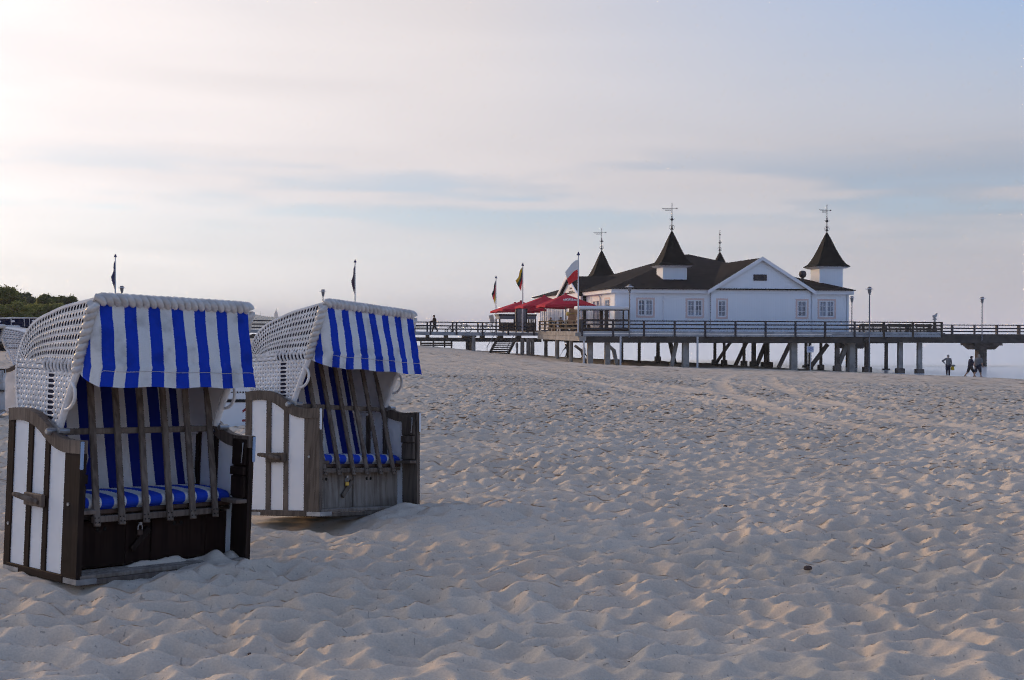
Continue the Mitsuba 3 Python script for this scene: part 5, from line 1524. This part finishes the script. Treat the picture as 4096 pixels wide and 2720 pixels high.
# ------------------------------------------------------------------ far coast
mat('far_forest', mottled((0.020, 0.036, 0.020), (0.050, 0.072, 0.034), 0.03, 4), 0.9, spec=0.1)
hx, hy = np.meshgrid(np.linspace(-1800, -120, 240), np.linspace(2500, 3900, 40), indexing='ij')
kx = hx / hy
px_ = 2048 + 5640 * kx
hp = np.interp(px_, [-200, 600, 900, 1000, 1080, 1180, 1300, 1500, 1700, 1800], [44, 38, 34, 30, 23, 20, 15, 10, 4.5, -1.0])
pp = np.stack([hx, hy, 0 * hx], -1)
hz = hp * np.exp(-((hy - 3000) / 600) ** 2) + (6.0 * (meshkit.fbm(pp / 42, 3, 31) - 0.4) + 5 * (meshkit.fbm(pp / 160, 2, 32) - 0.5)) * np.clip(hp / 14, 0, 1)
hz = np.where(hy < 2600, -3, hz)
struct('far_hills', 'low wooded coast fading into haze across the bay', fixed(grid(np.stack([hx, hy, hz], -1))), 'far_forest', True, category='hills')
mat('church_stone', (0.16, 0.15, 0.15), 0.9)
CH = thing('church', 'tiny church with pointed spire on the far wooded coast', 'church')
cx, cy = at(1104, 2950), 2950.0
part(CH, 'tower', MB().box((cx, cy, 24), (6.5, 6.5, 15)).mesh(), 'church_stone')
part(CH, 'spire', fixed(MB().lathe([(0, 31.4), (3.8, 31.4), (1.2, 36.5), (0.1, 42.5), (0, 42.5)], (cx, cy, 0), 8).mesh()), 'church_stone')
part(CH, 'nave', MB().box((cx + 13, cy + 4, 20), (20, 9, 10)).mesh(), 'church_stone')
MS = thing('radio_mast', 'thin mast on the far coast left of the church', 'mast')
whole(MS, MB().tube([(at(1042, 2960), 2960, 15), (at(1042, 2960), 2960, 37)], [0.4, 0.2], 6).mesh(), 'church_stone')

# ------------------------------------------------------------------ small things on the sand
rng = np.random.default_rng(77)
mat('pebble', mottled((0.050, 0.028, 0.022), (0.11, 0.070, 0.055), 60.0), 0.6)


def sand_z(x, y):
    return float(sand_height(np.array([x]), np.array([y]))[0])


def pebble(x, y, r, key, m='pebble'):
    t = trimesh.creation.icosphere(subdivisions=2)
    v = np.array(t.vertices)
    v = v * (1 + 0.35 * (meshkit.noise(v * 1.7 + [x, y, 0], 5) - 0.5))[:, None] * np.array([1.25, 0.9, 0.72]) * r
    a = x * 7.0; c, s = math.cos(a), math.sin(a)
    v = v @ np.array([[c, -s, 0], [s, c, 0], [0, 0, 1]]).T
    whole(key, (v + [x, y, sand_z(x, y) + r * 0.35], np.array(t.faces)), m, True)


pebble(at(3236, 8.32), 8.32, 0.021, thing('stone', 'dark brown stone lying alone on the sand at the lower right', 'stone'))
pebble(at(2905, 11.4), 11.4, 0.014, thing('stone', 'tiny dark stone on the sand in the middle right distance', 'stone'))
pebble(at(1000, 6.2), 6.2, 0.008, thing('stone', 'tiny dark stone on the sand before the nearest chair', 'stone'))
mb = MB()
for i in range(90):
    y = 5.6 + 24 * rng.uniform() ** 1.6; x = rng.uniform(-0.36, 0.40) * y
    r = rng.uniform(0.002, 0.005)
    a = rng.uniform(0, np.pi)
    mb.box((x, y, sand_z(x, y) + r * 0.3), (r * rng.uniform(1.0, 3), r, r * 0.8), np.array([[math.cos(a), -math.sin(a), 0], [math.sin(a), math.cos(a), 0], [0, 0, 1]]))
struct('beach_litter', 'specks of dark driftwood and shell strewn over the sand', mb.mesh(), 'pebble', category='driftwood', kind='stuff')

# a thin line of foam where the water meets the sand at the right
yy = np.linspace(100, 150, 90)
xs_ = []
for y in yy:
    x = np.linspace(25, 62, 400); z = smooth_ground(x, np.full(400, y)); k = np.argmax(z < 0.02)
    xs_.append(x[k] if z[k] < 0.02 else np.nan)
xs_ = np.array(xs_); ok = np.isfinite(xs_); yy, xs_ = yy[ok], gaussian_filter(xs_[ok], 1.5)
wob = 0.5 * (meshkit.fbm(np.stack([yy * 0.35, 0 * yy, 0 * yy], -1), 3, 61) - 0.5)
w_ = 0.10 + 0.5 * meshkit.fbm(np.stack([yy * 0.6, 0 * yy + 3, 0 * yy], -1), 3, 62)
mat('foam', (0.80, 0.81, 0.83), 0.8)
struct('surf_line', 'thin line of white foam where the sea meets the sand at the right', fixed(grid(np.stack([np.stack([xs_ + wob - w_ / 2, yy, 0 * yy + 0.035], -1), np.stack([xs_ + wob + w_ / 2, yy, 0 * yy + 0.03], -1)], 0))), 'foam', True, category='foam', kind='stuff')

# ------------------------------------------------------------------ evening haze over the bay
scene['haze_air'] = {'type': 'homogeneous', 'albedo': {'type': 'rgb', 'value': [0.95, 0.95, 0.95]}, 'sigma_t': 0.00022}
scene['haze'] = {'type': 'cube', 'to_world': T().translate([5000.0, 15000.0, 30.0]).scale([12000.0, 15400.0, 37.0]), 'bsdf': {'type': 'null'}, 'interior': {'type': 'ref', 'id': 'haze_air'}}
labels['haze'] = {'label': 'thin evening haze over the beach and the bay', 'category': 'haze', 'kind': 'stuff'}
scene['camera']['medium'] = {'type': 'ref', 'id': 'haze_air'}
